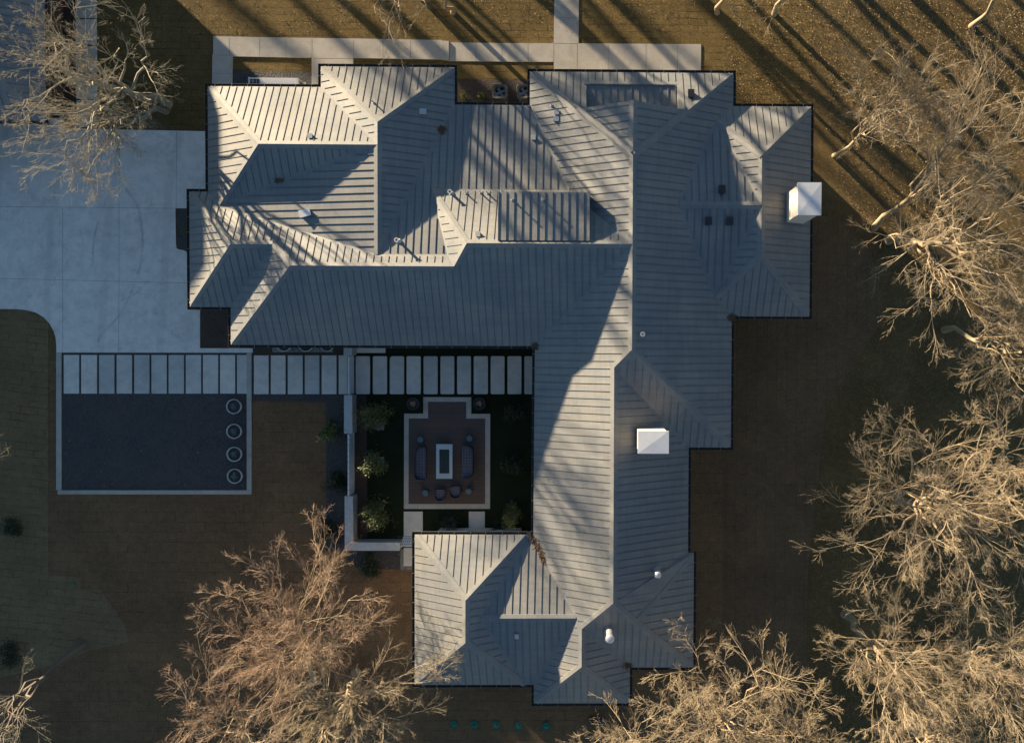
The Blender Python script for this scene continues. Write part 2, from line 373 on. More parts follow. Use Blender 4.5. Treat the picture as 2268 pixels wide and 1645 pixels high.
for p,q in (((1054,96.5),(1054,136.5)),((1112,97),(1112,137)),((1169.5,97),(1169.5,137.5)),((1226.5,97),(1226,156)),((1278.5,97),(1278,157)),((1229,39.5),(1281,39.7)),((1347.5,98),(1347,158)),((1431,99),(1431,158)),((1501,99),(1500,158)),((1227,96.5),(1281,96.8))): groove(j,p,q,wz-.017)
j.build('path_joints',M['joint'])['kind']='structure'
sheet('gravel_bed',[(516,157),(691,159.5),(691,205),(516,205)],SH*3,M['gravel'])
sheet('planting_bed',[(1000,176),(1180,176),(1180,245),(1000,245)],SH*3,M['mulch'])
# pads between the garage and the lawn
for i,(a,b_) in enumerate(((-160,-62),(-58,-4),(2,41),(44,99.5),(104.5,159),(164,219),(223,282))):
    pass
sheet('planting_bed',[(60,-300),(170,-300),(170,284),(139,284),(137,262),(60,262)],SH*3,M['mulch'])
for i,(v0,v1) in enumerate(((-22,41),(44,99.7),(104.6,160),(164,219.5),(223,281.5))):
    b=MB(); slab(b,168.2+i*.6,v0,214+i*.5,v1,.05,.1); o=b.build('concrete_pad',M['paver'])
    tag(o,'square grey concrete pad under the bare tree beside the detached garage, %s from the driveway'%['fifth','fourth','third','second','first'][i],'paving slab','concrete pads leading north from the driveway')
# stepping slabs
def pavers(rows,v0,v1,where,grp,z=.05,rnd=False):
    ords=['first','second','third','fourth','fifth','sixth','seventh','eighth','ninth','tenth','eleventh']
    for i,(a,c) in enumerate(rows):
        b=MB()
        if rnd:
            r=3.0 if i!=2 else 6
            P=arc(a+r,v0+r,r,180,270,3)+arc(c-3,v0+3,3,270,360,3)+arc(c-3,v1-3,3,0,90,3)+arc(a+3,v1-3,3,90,180,3)
            b.prism(pix(P),z-.1,z)
        else: slab(b,a,v0,c,v1,z)
        tag(b.build('concrete_paver',M['paver']),'pale rectangular concrete slab, %s from the left %s'%(ords[i],where),'paving slab',grp)
pavers([(142.5,176),(181,215.5),(220.7,254),(259.5,293),(298.5,331.7),(336.5,370),(374.5,408),(412.5,446),(450.5,483.7),(488.3,521.3),(525.8,547)],786,871.3,'in the dark gravel beside the driveway','slabs set in dark gravel by the driveway')
pavers([(563.3,595.4),(600.7,632.8),(638.2,670.8),(675.8,707.8),(713.2,745.8),(750.8,770)],786.8,872.4,'between the kerb frame and the white gate','slabs between the kerb and the gate')
pavers([(788.3,819.8),(826.3,857.5),(863.8,895.2),(901,932),(938.6,969.5),(975.9,1006.3),(1012.8,1043.2),(1049.6,1080.8),(1087,1117.5),(1124.2,1155),(1161.5,1192)],788.6,872.4,'in the courtyard turf inside the gate','slabs set in the courtyard turf',rnd=True)
for nm,q,lb in (('concrete_paver',(790,762,854,781.4),'low wide concrete slab half under the eave just inside the gate'),('concrete_paver',(894.7,1132,936.5,1186),'large square slab below the left corner of the patio'),('concrete_paver',(1038.6,1132,1074,1200),'square slab below the right corner of the patio, running under the eave'),('concrete_paver',(894.4,1212.3,914.5,1252.5),'small slab outside the corner gate at the wing')):
    b=MB(); slab(b,*q[:4]); tag(b.build(nm,M['paver']),lb,'paving slab')
# patio with boards
po=[(938,879),(1044,879.3),(1044,916),(1086,916),(1085.6,1126),(895,1126),(895.7,915.4),(938,915.4)]
pi_=[(948.6,889.2),(1033,889.3),(1033.2,926.4),(1075.2,926.4),(1074.8,1115),(905.3,1115),(905.8,926),(948.6,926)]
b=MB(); PO=pix(po); PI=pix(pi_)
for i in range(8):
    k=(i+1)%8; b.quad((*PO[i],.06),(*PI[i],.06),(*PI[k],.06),(*PO[k],.06)); b.quad((*PO[k],.0),(*PO[i],.0),(*PO[i],.06),(*PO[k],.06))
b.build('patio_border',M['walk'])['kind']='structure'
sheet('patio_deck',pi_,.052,M['deck'])
for i,q in enumerate(((832,934,851,952),(832,1011,851,1031.5),(832,1117,850.5,1130))):
    sheet('stone_pad',[(q[0],q[1]),(q[2],q[1]),(q[2],q[3]),(q[0],q[3])],SH*5,M['riverstone'])

# ------------------------------------------------------------------ house roof
X={"A1":[-21.266,14.685,4],"A2":[-14.985,14.685,4],"A3":[-14.985,15.827,4],"A4":[-7.537,15.827,4],"A5":[-7.537,13.765,4],"A6":[-3.337,13.765,4],"A7":[-3.337,15.637,4],"A8":[8.077,15.637,4],"A9":[8.077,13.803,4],"A10":[12.473,13.803,4],"A11":[12.473,2.019,4],"A12":[8.077,2.019,4],"A13":[8.077,-5.397,4],"A14":[5.684,-5.397,4],"A15":[5.684,-11.418,4],"A16":[6.02,-11.418,4],"A17":[6.02,-17.926,4],"A18":[2.418,-17.926,4],"A19":[2.418,-19.974,4],"A20":[-3.034,-19.974,4],"A21":[-3.034,-18.908,4],"A22":[-9.782,-18.908,4],"A23":[-9.782,-10.349,4],"A24":[-3.509,-10.349,4],"A0":[-21.266,8.838,4],"C1":[-22.317,8.838,4],"C3":[-22.317,2.406,4],"C5":[-20.049,2.406,4],"D1":[-20.049,0.297,4],"DE":[-3.023,0.297,4],"B1":[-17.627,10.987,5.806],"B2":[-20.411,7.998,4.417],"B3":[-11.304,10.987,5.806],"B4":[-11.303,12.195,5.806],"E1":[-11.302,5.153,5.806],"C2":[-19.266,5.706,5.537],"C4":[-17.012,5.706,5.537],"D2":[-15.838,4.494,6.131],"D3":[-7.164,4.494,6.131],"D4":[-6.389,5.644,6.717],"D5":[2.285,5.645,6.716],"P":[2.287,10.254,6.716],"P2":[2.282,0.117,6.717],"P3":[1.367,-0.844,6.246],"P4":[1.368,-13.464,6.246],"P5":[-0.318,-15.172,5.385],"P6":[-0.319,-17.274,5.385],"H1":[9.351,10.65,5.536],"H2":[9.352,5.248,5.536],"H3":[7.06,12.816,4.478],"H4":[7.06,3.028,4.478],"S1":[4.846,7.959,5.515],"S2":[9.303,7.96,5.515],"J1":[-6.633,-13.529,5.635],"J2":[-6.633,-15.842,5.635],"Q":[-3.518,-18.908,4],"M1":[-5.855,-14.649,5.228],"M2":[-0.625,-14.648,5.228],"T1":[-3.371,-10.603,3.96],"T2":[-3.102,-10.709,3.98],"F1":[-8.604,8.82,5.036],"KE":[-1.172,8.796,5.045],"L1":[-7.607,5.175,5.797],"BU":[2.608,-14.735,5.603],
"R0":[-.17,13.14,5.26],"G1":[-.73,13.14,5.26],"PK":[2.3,13.14,6.716],"GE":[5.388,13.14,5.26],"R1":[-.17,14.83,4.405],"R2":[4.865,14.83,4.405],"R3":[4.865,13.14,5.26]}
X={k:Vector(v) for k,v in X.items()}
FACES={
'garN':('N','A1 A2 B3 B1'),'garW':('W','A1 B1 B2 A0'),
'prN':('N','A3 A4 B4'),'prW':('W','A3 B4 B3 A2'),'prE':('E','A4 A5 E1 B3 B4'),
'saS':('S','B1 B3 B2'),'saW':('W','B3 E1 B2'),
'subW':('W','C1 C2 C3'),'mainN':('N','C1 A0 B2 E1 L1 D3 D2 C4 C2'),'subS':('S','C3 C2 C4 C5'),
'hw':('W','D1 D2 C4 C5'),'hS':('S','D1 DE D5 D4 D3 D2'),
'low':('N','A5 A6 KE F1 L1 E1'),'stepW':('W','F1 D4 D3 L1'),'upN':('N','F1 KE D5 D4'),
'mW1':('W','A6 A7 P D5 KE'),'mN':('N','A7 A8 GE R3 R2 R1 R0 G1'),'gW':('W','G1 PK P'),'gE':('E','PK GE P'),
'mE':('E','A8 A9 H3 S1 H4 A12 A13 P2 D5 P'),
'eN':('N','A9 A10 H1 H3'),'eE':('E','A10 A11 H2 H1'),'eS':('S','A11 A12 H4 H2'),'eW':('W','H3 H1 H2 H4 S2'),
'esN':('N','H3 S2 S1'),'esS':('S','S1 S2 H4'),
'mW2':('W','DE D5 P2 P3 P4 P5 P6 A20 A21 M2 T2'),
'mS2':('S','P2 A13 A14 P3'),'mE2':('E','P3 A14 A15 A16 BU P4'),'bE':('E','A16 A17 BU'),
'mS3':('S','P4 BU A17 A18 P5'),'mE3':('E','P5 A18 A19 P6'),'mS4':('S','P6 A19 A20'),
'jN':('N','A23 A24 J1'),'jW':('W','A23 J1 J2 A22'),'jS':('S','J2 A22 Q'),'jE':('E','A24 T1 M1 Q J2 J1'),
'xN':('N','M1 M2 T2 T1'),'xS':('S','M1 M2 A21 Q'),
}
RIDGES='A1-B1 B1-B3 B1-B2 A3-B4 A4-B4 B4-B3 B3-E1 C1-C2 C2-C3 C2-C4 C4-D2 D2-D1 D2-D3 D3-D4 D4-F1 D4-D5 D5-P D5-P2 A7-G1 G1-P A8-GE GE-P P-PK A10-H1 H1-H3 H1-H2 H2-A11 H2-H4 S1-S2 P2-A13 P2-P3 P3-P4 P4-BU BU-A17 BU-A16 P4-P5 P5-P6 P6-A20 P6-A19 A23-J1 A24-J1 J1-J2 J2-A22 J2-Q M1-M2'.split()
rset=set()
for r in RIDGES+['A7-P','A8-P']:
    a,b_=r.split('-'); rset.add((a,b_)); rset.add((b_,a))
DIR={'N':(0,1),'S':(0,-1),'E':(1,0),'W':(-1,0)}
house=thing('house','large rambling house with grey standing seam metal hip roofs around a courtyard','house',(0,0,0))
rng=random.Random(3)
def plane_of(P):
    A=np.array([[p.x,p.y,1] for p in P]); z=np.array([p.z for p in P]); s=np.linalg.lstsq(A,z,rcond=None)[0]; return s
def roof_face(names, d, ridge_fn, root, verts, capw=.2, off=0.0, sp=.407):
    P=[verts[k] for k in names]; pl=plane_of(P); zf=lambda x,y: pl[0]*x+pl[1]*y+pl[2]
    b=MB()
    t=tessellate_polygon([[Vector((p.x,p.y,0)) for p in P]])
    n0=len(b.v); b.v+=[tuple(p) for p in P]
    for tr in t:
        i,j_,k=tr
        cr=(P[j_]-P[i]).cross(P[k]-P[i])
        if cr.z<0: i,k=k,i
        b.f.append((n0+i,n0+j_,n0+k)); b.m.append(0)
    dx,dy=DIR[d] if isinstance(d,str) else d; px,py=-dy,dx
    cs=[p.x*px+p.y*py for p in P]; ss=lambda p: p.x*dx+p.y*dy
    c0=math.ceil((min(cs)-off)/sp); c1=math.floor((max(cs)-off)/sp)
    N=len(P)
    for ci in range(c0,c1+1):
        c=ci*sp+off; hits=[]
        for i in range(N):
            a=P[i]; q=P[(i+1)%N]; ca=a.x*px+a.y*py-c; cb=q.x*px+q.y*py-c
            if (ca<0)!=(cb<0):
                t_=ca/(ca-cb); s=ss(a)+(ss(q)-ss(a))*t_
                e=Vector((q.x-a.x,q.y-a.y)); nrm=Vector((-e.y,e.x)).normalized(); cosn=abs(nrm.x*dx+nrm.y*dy)
                kind=ridge_fn(names[i],names[(i+1)%N]); ins={'r':capw+.03,'v':.09,'e':.0}[kind]
                hits.append((s,ins/max(cosn,.25)))
        hits.sort()
        for k in range(0,len(hits)-1,2):
            s0,i0=hits[k]; s1,i1=hits[k+1]; s0+=i0; s1-=i1
            if s1-s0<.12: continue
            w=.012; h=.034
            def pt(s,o,z): 
                x=px*(c+o)+dx*s; y=py*(c+o)+dy*s; return (x,y,zf(x,y)+z)
            a,b1=pt(s0,-w,-.01),pt(s0,w,-.01); c_,d_=pt(s1,-w,-.01),pt(s1,w,-.01)
            A,B=pt(s0,-w,h),pt(s0,w,h); C_,D=pt(s1,-w,h),pt(s1,w,h)
            b.quad(A,B,D,C_,1); b.quad(a,A,C_,c_,1); b.quad(b1,d_,D,B,1); b.quad(a,b1,B,A,1); b.quad(c_,C_,D,d_,1)
    return b.build('roof_slope',[M['roof'],M['rib']],root)
eave_pts='A0 C1 C3 C5 D1 DE A20 A21 A22 A23 A24 A1 A2 A3 A4 A5 A6 A7 A8 A9 A10 A11 A12 A13 A14 A15 A16 A17 A18 A19 Q T1 T2'.split()
def edge_kind(a,b_):
    if (a,b_) in rset: return 'r'
    if (a,b_) in (('R2','R1'),('R1','R2')): return 'r'
    if a in eave_pts and b_ in eave_pts: return 'e'
    return 'v'
for k,(d,vs) in FACES.items():
    roof_face(vs.split(),d,edge_kind,house,X,off={'N':.11,'S':.05,'E':.17,'W':.09}[d])
# recess floor, side walls and the gable wall
b=MB(); r1,r2,r3,g1,ge,pk=X['R1'],X['R2'],X['R3'],X['G1'],X['GE'],X['PK']
fl=lambda y: 4.40+ (r1.y-y)*.07
b.quad((r1.x,g1.y-.3,fl(g1.y-.3)),(r2.x,g1.y-.3,fl(g1.y-.3)),(r2.x,r1.y+.01,fl(r1.y)),(r1.x,r1.y+.01,fl(r1.y)))
b.quad((r1.x,r1.y,fl(r1.y)),(r1.x,g1.y,fl(g1.y)),(r1.x,g1.y,r3.z),(r1.x,r1.y,r1.z)); b.quad((r2.x,g1.y,fl(g1.y)),(r2.x,r1.y,fl(r1.y)),(r2.x,r1.y,r2.z),(r2.x,g1.y,r3.z))
b.poly([(g1.x,g1.y-.02,fl(g1.y)-.1),(ge.x,g1.y-.02,fl(g1.y)-.1),(ge.x,g1.y-.02,ge.z-.03),(pk.x,g1.y-.02,pk.z-.03),(g1.x,g1.y-.02,g1.z-.03)])
x=r1.x+.05
while x<r2.x-.05:
    b.bar((x,g1.y,fl(g1.y)+.015),(x,r1.y-.12,fl(r1.y)+.02),.026,.045); x+=.407
b.box(r1.x-.12,r1.y-.06,4.41,r2.x-.15,r1.y-.01,4.47)
b.build('recessed_roof_panel',M['roof'],house)
# raised shed panel behind the main ridge
b=MB(); x0,x1,y0,y1=-4.78,.02,5.80,8.40; z0,z1=6.74,6.47
b.quad((x0,y0,z0),(x1,y0,z0),(x1,y1,z1),(x0,y1,z1)); b.quad((x1,y0,z0),(x1,y0,5),(x1,y1,5),(x1,y1,z1)); b.quad((x0,y0,5),(x0,y0,z0),(x0,y1,z1),(x0,y1,5)); b.quad((x0,y1,z1),(x1,y1,z1),(x1,y1,5),(x0,y1,5))
b.quad((x0,y0,5),(x1,y0,5),(x1,y0,z0),(x0,y0,z0))
x=x0+.02
while x<x1:
    b.bar((x,y0+.03,z0+.012),(x,y1,z1+.018),.026,.045); x+=.407
b.bar((x1-.01,y0,z0+.012),(x1-.01,y1,z1+.012),.05,.05)
b.build('raised_roof_panel',M['roof'],house)
# ridge and hip caps
def cap_between(a,b_,fp,root,w=.2,lift=.035):
    """fp: the planes on both sides"""
    A,Bv=a.copy(),b_.copy(); d=(Bv-A); d2=Vector((d.x,d.y,0)).normalized(); n=Vector((-d2.y,d2.x,0))
    b=MB()
    for s,pl in fp:
        sd=n*s
        q0=Vector((A.x,A.y,0))+sd*w; q1=Vector((Bv.x,Bv.y,0))+sd*w
        z=lambda q: pl[0]*q.x+pl[1]*q.y+pl[2]
        q0.z=z(q0)+lift; q1.z=z(q1)+lift
        t0=A+Vector((0,0,lift+.005)); t1=Bv+Vector((0,0,lift+.005))
        b.quad(t0,q0,q1,t1); b.quad(q0,q0-Vector((0,0,lift+.01)),q1-Vector((0,0,lift+.01)),q1)
    return b.build('ridge_cap',M['roof'],root)
planes={k:plane_of([X[n] for n in vs.split()]) for k,(d,vs) in FACES.items()}
def do_caps(ridges,faces,planes,verts,root,skip=()):
    for r in ridges:
        a,b_=r.split('-'); A,Bv=verts[a],verts[b_]; fp=[]
        d=(Bv-A); d2=Vector((d.x,d.y,0)).normalized(); n=Vector((-d2.y,d2.x,0)); mid=(A+Bv)/2
        for s in (1,-1):
            q=mid+n*s*.15; best=None
            for k,(dd,vs) in faces.items():
                names=vs.split()
                if a not in names and b_ not in names: continue
                P=[verts[x_] for x_ in names]; inside=False
                for i in range(len(P)):
                    p1,p2=P[i],P[(i+1)%len(P)]
                    if (p1.y>q.y)!=(p2.y>q.y) and q.x<(p2.x-p1.x)*(q.y-p1.y)/(p2.y-p1.y)+p1.x: inside=not inside
                if inside: best=k
            if best: fp.append((s,planes[best]))
        if fp:
            A2,B2_=A.copy(),Bv.copy()
            for nm,V_,W_ in ((a,A2,Bv),(b_,B2_,A)):     # stop short of an eave corner
                if nm.startswith('A') or nm in ('C1','C3','D1'):
                    V_ += (W_-V_).normalized()*.16
            cap_between(A2,B2_,fp,root,.11 if r=='BU-A16' else .2)
do_caps([r for r in RIDGES],FACES,planes,X,house)
# gutters along every eave: trough, leaf litter in it, straps across
loop='A1 A2 A3 A4 A5 A6 A7 A8 A9 A10 A11 A12 A13 A14 A15 A16 A17 A18 A19 A20 A21 A22 A23 A24 T1x T2x DE D1 C5 C3 C1 A0'.split()
X['T1x']=Vector((-3.509,-10.53,4)); X['T2x']=Vector((-3.06,-10.53,4)); 
OUT=[X[k] for k in loop]
def offset_poly(P,d):
    """axis-aligned outline (clockwise seen from above), d>0 outwards"""
    N=len(P); res=[]
    for i in range(N):
        a,b_,c=P[i-1],P[i],P[(i+1)%N]
        e1=Vector((b_.x-a.x,b_.y-a.y)).normalized(); e2=Vector((c.x-b_.x,c.y-b_.y)).normalized()
        n1=Vector((-e1.y,e1.x)); n2=Vector((-e2.y,e2.x))
        if (n1-n2).length<.3: res.append(Vector((b_.x+n1.x*d,b_.y+n1.y*d)))
        else: res.append(Vector((b_.x+(n1.x+n2.x)*d,b_.y+(n1.y+n2.y)*d)))
    return res
def gutters(P,root,z=4.0,w=.13,stp=.83):
    N=len(P); I=offset_poly(P,.004); O=offset_poly(P,w); O2=offset_poly(P,w+.02)
    for i in range(N):
        k=(i+1)%N
        if (P[i]-P[k]).length<.5: continue
        a,b_,c,d=I[i],I[k],O[k],O[i]; e,f_=O2[i],O2[k]; b=MB()
        zt=z+.005; zb=z-.12
        b.quad((a.x,a.y,zb+.05),(b_.x,b_.y,zb+.05),(c.x,c.y,zb+.05),(d.x,d.y,zb+.05),1)
        b.quad((d.x,d.y,zb+.05),(c.x,c.y,zb+.05),(c.x,c.y,zt),(d.x,d.y,zt)); b.quad((d.x,d.y,zt),(c.x,c.y,zt),(f_.x,f_.y,zt),(e.x,e.y,zt)); b.quad((e.x,e.y,zt),(f_.x,f_.y,zt),(f_.x,f_.y,zb),(e.x,e.y,zb))
        b.quad((a.x,a.y,zb),(e.x,e.y,zb),(f_.x,f_.y,zb),(b_.x,b_.y,zb)); b.quad((a.x,a.y,zb),(b_.x,b_.y,zb),(b_.x,b_.y,zt-.015),(a.x,a.y,zt-.015))
        L=(P[k]-P[i]).length; n=max(1,int(L/stp)); dv=(P[k]-P[i]).normalized(); nv=Vector((-dv.y,dv.x,0))
        for q in range(n):
            s=(q+.5)*L/n+rng.uniform(-.06,.06); p=P[i]+dv*s; b.bar((p.x,p.y,z+.012),(p.x+nv.x*(w+.02),p.y+nv.y*(w+.02),z+.012),.016,.008,2)
        b.build('gutter',[M['gutter'],M['gutter_bed'],M['strap']],root)
gutters(OUT,house)
# walls, soffit, windows and doors
def walls(P,root,inset,z1,m,name='wall'):
    Q=offset_poly(P,-inset); N=len(Q); b=MB()
    for i in range(N):
        a,c=Q[i],Q[(i+1)%N]; b.quad((a.x,a.y,-.05),(a.x,a.y,z1),(c.x,c.y,z1),(c.x,c.y,-.05))
    b.build(name,m,root)
    s=MB(); S=offset_poly(P,-.005); s.poly([(p.x,p.y,z1) for p in S]); s.build('soffit',M['white'],root)
    return Q
WQ=walls(OUT,house,.62,3.86,M['stucco'])
def window(root,p,q,s0,s1,z0,z1,name='window'):
    """on wall segment p->q at distance s0..s1"""
    d=Vector((q.x-p.x,q.y-p.y,0)).normalized(); n=Vector((-d.y,d.x,0)); a=Vector((p.x,p.y,0))+d*s0; c=Vector((p.x,p.y,0))+d*s1
    w=MB(); zz=Vector((0,0,1))
    for u,v in ((a,a+d*.07),(c-d*.07,c)):
        w.bar(u+n*.02+zz*(z0+(z1-z0)/2) if False else (u+v)/2+n*.02+zz*z0,(u+v)/2+n*.02+zz*z1,.07,.06,up=n)
    w.bar(a+n*.02+zz*z0,c+n*.02+zz*z0,.07,.07); w.bar(a+n*.02+zz*z1,c+n*.02+zz*z1,.07,.07)
    m_=(a+c)/2; w.bar(m_+n*.02+zz*z0,m_+n*.02+zz*z1,.05,.05,up=n)
    o=w.build(name,M['dark'],root)
    g_=MB(); g_.quad(a+n*.008+zz*z0,a+n*.008+zz*z1,c+n*.008+zz*z1,c+n*.008+zz*z0); g_.build('pane',M['glass'],o)
for i in range(len(WQ)):
    p,q=WQ[i],WQ[(i+1)%len(WQ)]; L=(q-p).length
    if L<2.2: continue
    n=int(L/3.2) or 1
    for k in range(n):
        s=(k+.5)*L/n; window(house,p,q,s-.7,s+.7,.9 if (i+k)%3 else .1,2.7)
# chimneys
def chimney(u0,v0,u1,v1,zt,zb,flip):
    """top rectangle in plan at height zt"""
    a=at(u0,v0,zt); c=at(u1,v1,zt); ov=.03
    b=MB(); b.box(a.x+.07,c.y+.07,zb,c.x-.07,a.y-.07,zt-.34)
    for i in range(7):
        pass
    ch=b.build('chimney',M['chimney'],house)
    s=MB(); s.box(a.x+.1,c.y+.1,zt-.34,c.x-.1,a.y-.1,zt-.06); s.build('chimney_throat',M['dark'],ch)
    k=MB(); mx,my=(a.x+c.x)/2,(a.y+c.y)/2
    P=[(a.x,c.y,zt-.03),(c.x,c.y,zt-.03),(c.x,a.y,zt-.03),(a.x,a.y,zt-.03)]
    for i in range(4): k.poly([P[i],P[(i+1)%4],(mx,my,zt+.0)])
    for i in range(4):
        p,q=P[i],P[(i+1)%4]; k.quad((p[0],p[1],zt-.1),(q[0],q[1],zt-.1),q,p)
    for (x_,y_) in ((a.x+.06,a.y-.06),(c.x-.06,a.y-.06),(a.x+.06,c.y+.06),(c.x-.06,c.y+.06)): k.box(x_-.03,y_-.03,zt-.36,x_+.03,y_+.03,zt-.05)
    k.build('chimney_cap',M['white'],ch)
    return ch
chimney(1768,403.5,1819.5,476.5,7.2,0,0)
chimney(1413,954,1481.5,1004.5,7.6,4.6,0)
# roof fittings
def roof_z(x,y):
    best=None
    for k,(d,vs) in FACES.items():
        P=[X[n] for n in vs.split()]; ins=False
        for i in range(len(P)):
            p1,p2=P[i],P[(i+1)%len(P)]
            if (p1.y>y)!=(p2.y>y) and x<(p2.x-p1.x)*(y-p1.y)/(p2.y-p1.y)+p1.x: ins=not ins
        if ins: pl=planes[k]; return pl[0]*x+pl[1]*y+pl[2]
    if -4.78<x<.02 and 5.8<y<8.4: return 6.6
    return 4.0
def on_roof(u,v):
    z=5.0
    for _ in range(12):
        p=at(u,v,z); z=roof_z(p.x,p.y)
        if -4.78<p.x<.02 and 5.8<p.y<8.4: z=6.74-(p.y-5.8)*.104
    p=at(u,v,z); return p
def vent_pipe(u,v,h=.42,r=.045,cap=True):
    p=on_roof(u,v); b=MB(); b.lathe([(r*2.2,-.05),(r*1.9,.05),(r,.09),(r,h),(r*.7,h),(r*.7,h-.06),(0,h-.06)],p,12); o=b.build('vent_pipe',M['pvc'],house,True)
    if cap:
        c=MB(); c.lathe([(r*1.1,h-.02),(r*1.7,h-.01),(r*1.7,h+.03),(r*.8,h+.03)],p,12); c.build('pipe_collar',M['pvc'],o)
for u,v,h in ((1000,429,.5),(883.5,534.5,.5),(1422.5,740,.3)): vent_pipe(u,v,h,.075)
for u,v in ((1033,429),(1065,428),(1080.5,429),(1112,424),(1135,443),(1202.5,442.5),(829,229),(1222,235)): vent_pipe(u,v,.42,.04,False)
def vent_box(u,v,w,l,h,m,rot=0,name='roof_vent'):
    p=on_roof(u,v); b=MB(); b.box(p.x-w/2,p.y-l/2,p.z-.15,p.x+w/2,p.y+l/2,p.z+h,0,rot)
    o=b.build(name,m,house)
    b=MB(); b.box(p.x-w/2-.025,p.y-l/2-.025,p.z+h,p.x+w/2+.025,p.y+l/2+.025,p.z+h+.03,0,rot); b.build('vent_hood',m,o)
    return o
for u,v in ((1339.5,217.5),(1529.5,210),(1597.5,421),(1568,491),(1615,491)):
    vent_box(u,v,.30,.38,.24,M['dark'])
vent_box(677.5,473,.56,.34,.16,M['white'],.25,'skylight_box')
for u,v,w,l in ((937.5,248.5,.32,.26),(688,302,.2,.2),(1059,519,.2,.22),(1233,250,.22,.2),(1232,265,.26,.2),(1181.5,306,.2,.2),(1145,1407,.17,.2)): vent_box(u,v,w,l,.1,M['pvc'])
for u,v,r,h in ((1454,1268,.16,.85),(1349.5,1400,.2,1.25)):
    p=on_roof(u,v-6); b=MB(); b.lathe([(r*1.5,-.25),(r*1.4,.12),(r*.95,.2),(r*.95,h)],p,20); o=b.build('flue_pipe',M['steel'],house,True)
    b=MB(); b.lathe([(r*1.15,h-.12),(r*1.25,h),(r*1.2,h+.04),(r*.6,h+.1),(0.001,h+.11)],p,20); b.build('flue_cap',M['steel'],o,True)

# detached garage at the upper left
GX={'e1':Vector((at(101.5,268,3.6).x,at(101.5,268,3.6).y,3.6))}
ex,ey=GX['e1'].x,GX['e1'].y; wdt=15.2; yn=at(100,-395,3.6).y
zr=3.6+wdt/2*.5
GX={'e1':Vector((ex,ey,3.6)),'e2':Vector((ex,yn,3.6)),'e3':Vector((ex-wdt,yn,3.6)),'e4':Vector((ex-wdt,ey,3.6)),'r1':Vector((ex-wdt/2,ey+wdt/2,zr)),'r2':Vector((ex-wdt/2,yn,zr))}
GF={'E':('E','e2 e1 r1 r2'),'S':('S','e1 e4 r1'),'W':('W','e4 e3 r2 r1')}
gar=thing('garage','detached garage with dark grey metal roof at the upper left edge','garage')
GR='e1-r1 e4-r1 r1-r2'.split(); gs=set(sum([[tuple(r.split('-')),tuple(r.split('-')[::-1])] for r in GR],[]))
for k,(d,vs) in GF.items(): roof_face(vs.split(),d,lambda a,b_:'r' if (a,b_) in gs else 'e',gar,GX)
gp={k:plane_of([GX[n] for n in vs.split()]) for k,(d,vs) in GF.items()}
do_caps(GR,GF,gp,GX,gar)
GO=[GX['e3'],GX['e2'],GX['e1'],GX['e4']]
gutters(GO,gar,3.6)
gq=walls(GO,gar,1.6,3.46,simple('brown_timber',(.075,.040,.028),.8,0,.3))
b=MB(); b.poly([(gq[0].x,yn-.5,3.46),(gq[1].x,yn-.5,3.46),(ex-wdt/2,yn-.5,zr-.05)]); b.build('gable_wall',M['stucco'],gar)

# leaf litter piled where valleys empty
def leaves(label,spots,n,seed):
    r=random.Random(seed); b=MB()
    for (u,v,sx,sy) in spots:
        for _ in range(n):
            uu=u+r.gauss(0,sx); vv=v+r.gauss(0,sy); p=on_roof(uu,vv); z=p.z if (p.z>4.02) else 4.02
            s=r.uniform(.03,.06); a=r.uniform(0,6.3); z+=r.uniform(.01,.09)
            q=[Vector((math.cos(a+t)*s,math.sin(a+t)*s*(.6 if i%2 else 1),r.uniform(-.02,.02))) for i,t in enumerate((0,1.57,3.14,4.71))]
            c=Vector((p.x,p.y,z)); b.quad(*[c+w for w in q])
    o=b.build('leaf_pile',M['deadleaf']); tag(o,label,'leaf pile'); return o
for i,(lb,sp) in enumerate((('dry brown leaves caught in the valley right of the two condensers','x'),)): pass
leaves('clump of dry leaves in the valley at the head of the courtyard corner',[(1185,768,3,3.4)],120,1)
leaves('brown leaves caught where the right wing valley meets the long east eave',[(1620,703,4,3.6)],140,2)
leaves('rusty trail of leaves beside the small wing roof below the courtyard',[(1177,1190,3,3),(1184,1200,3,3),(1191,1210,3,4),(1198,1225,3,6),(1203,1238,2,4)],90,3)
leaves('small dark leaf clump at the inner corner of the bottom right roofs',[(1391,1473,4,3)],130,4)
leaves('round leaf clump behind the blue shaded slope at the top left',[(979,288,4,4)],150,5)
leaves('small clump of leaves in the shaded hollow of the top left roof',[(619,400,5,2)],120,6)

# ------------------------------------------------------------------ courtyard walls, gates, fence
def court_wall(label,rects,h,name='courtyard_wall',m='wallbrick'):
    """rects are plan rectangles of the top face"""
    t=thing(name,label,'wall',at((rects[0][0]+rects[0][2])/2,(rects[0][1]+rects[0][3])/2)); t.location=(0,0,0)
    b=MB(); c=MB()
    for i,(u0,v0,u1,v1) in enumerate(rects):
        a=at(u0,v0,h); q=at(u1,v1,h); e=.0
        b.box(a.x+.02,q.y+.02,-.05,q.x-.02,a.y-.02,h-.06+.002*i); c.box(a.x,q.y,h-.06+.002*i,q.x,a.y,h+.002*i)
    b.build('brickwork',M[m],t); c.build('coping',M['coping'],t); return t
court_wall('short pale pier at the eave, top end of the white gate',[(761,764,779.2,787.5)],.93)
court_wall('pale courtyard wall just below the white gate, with a stepped lower end',[(761.8,874.7,780,938),(761.9,938,780.2,960)],.93)
court_wall('long pale corner wall at the bottom left of the courtyard',[(763.2,1098.4,781.6,1201),(763.4,1201,884.8,1218.8)],.95)
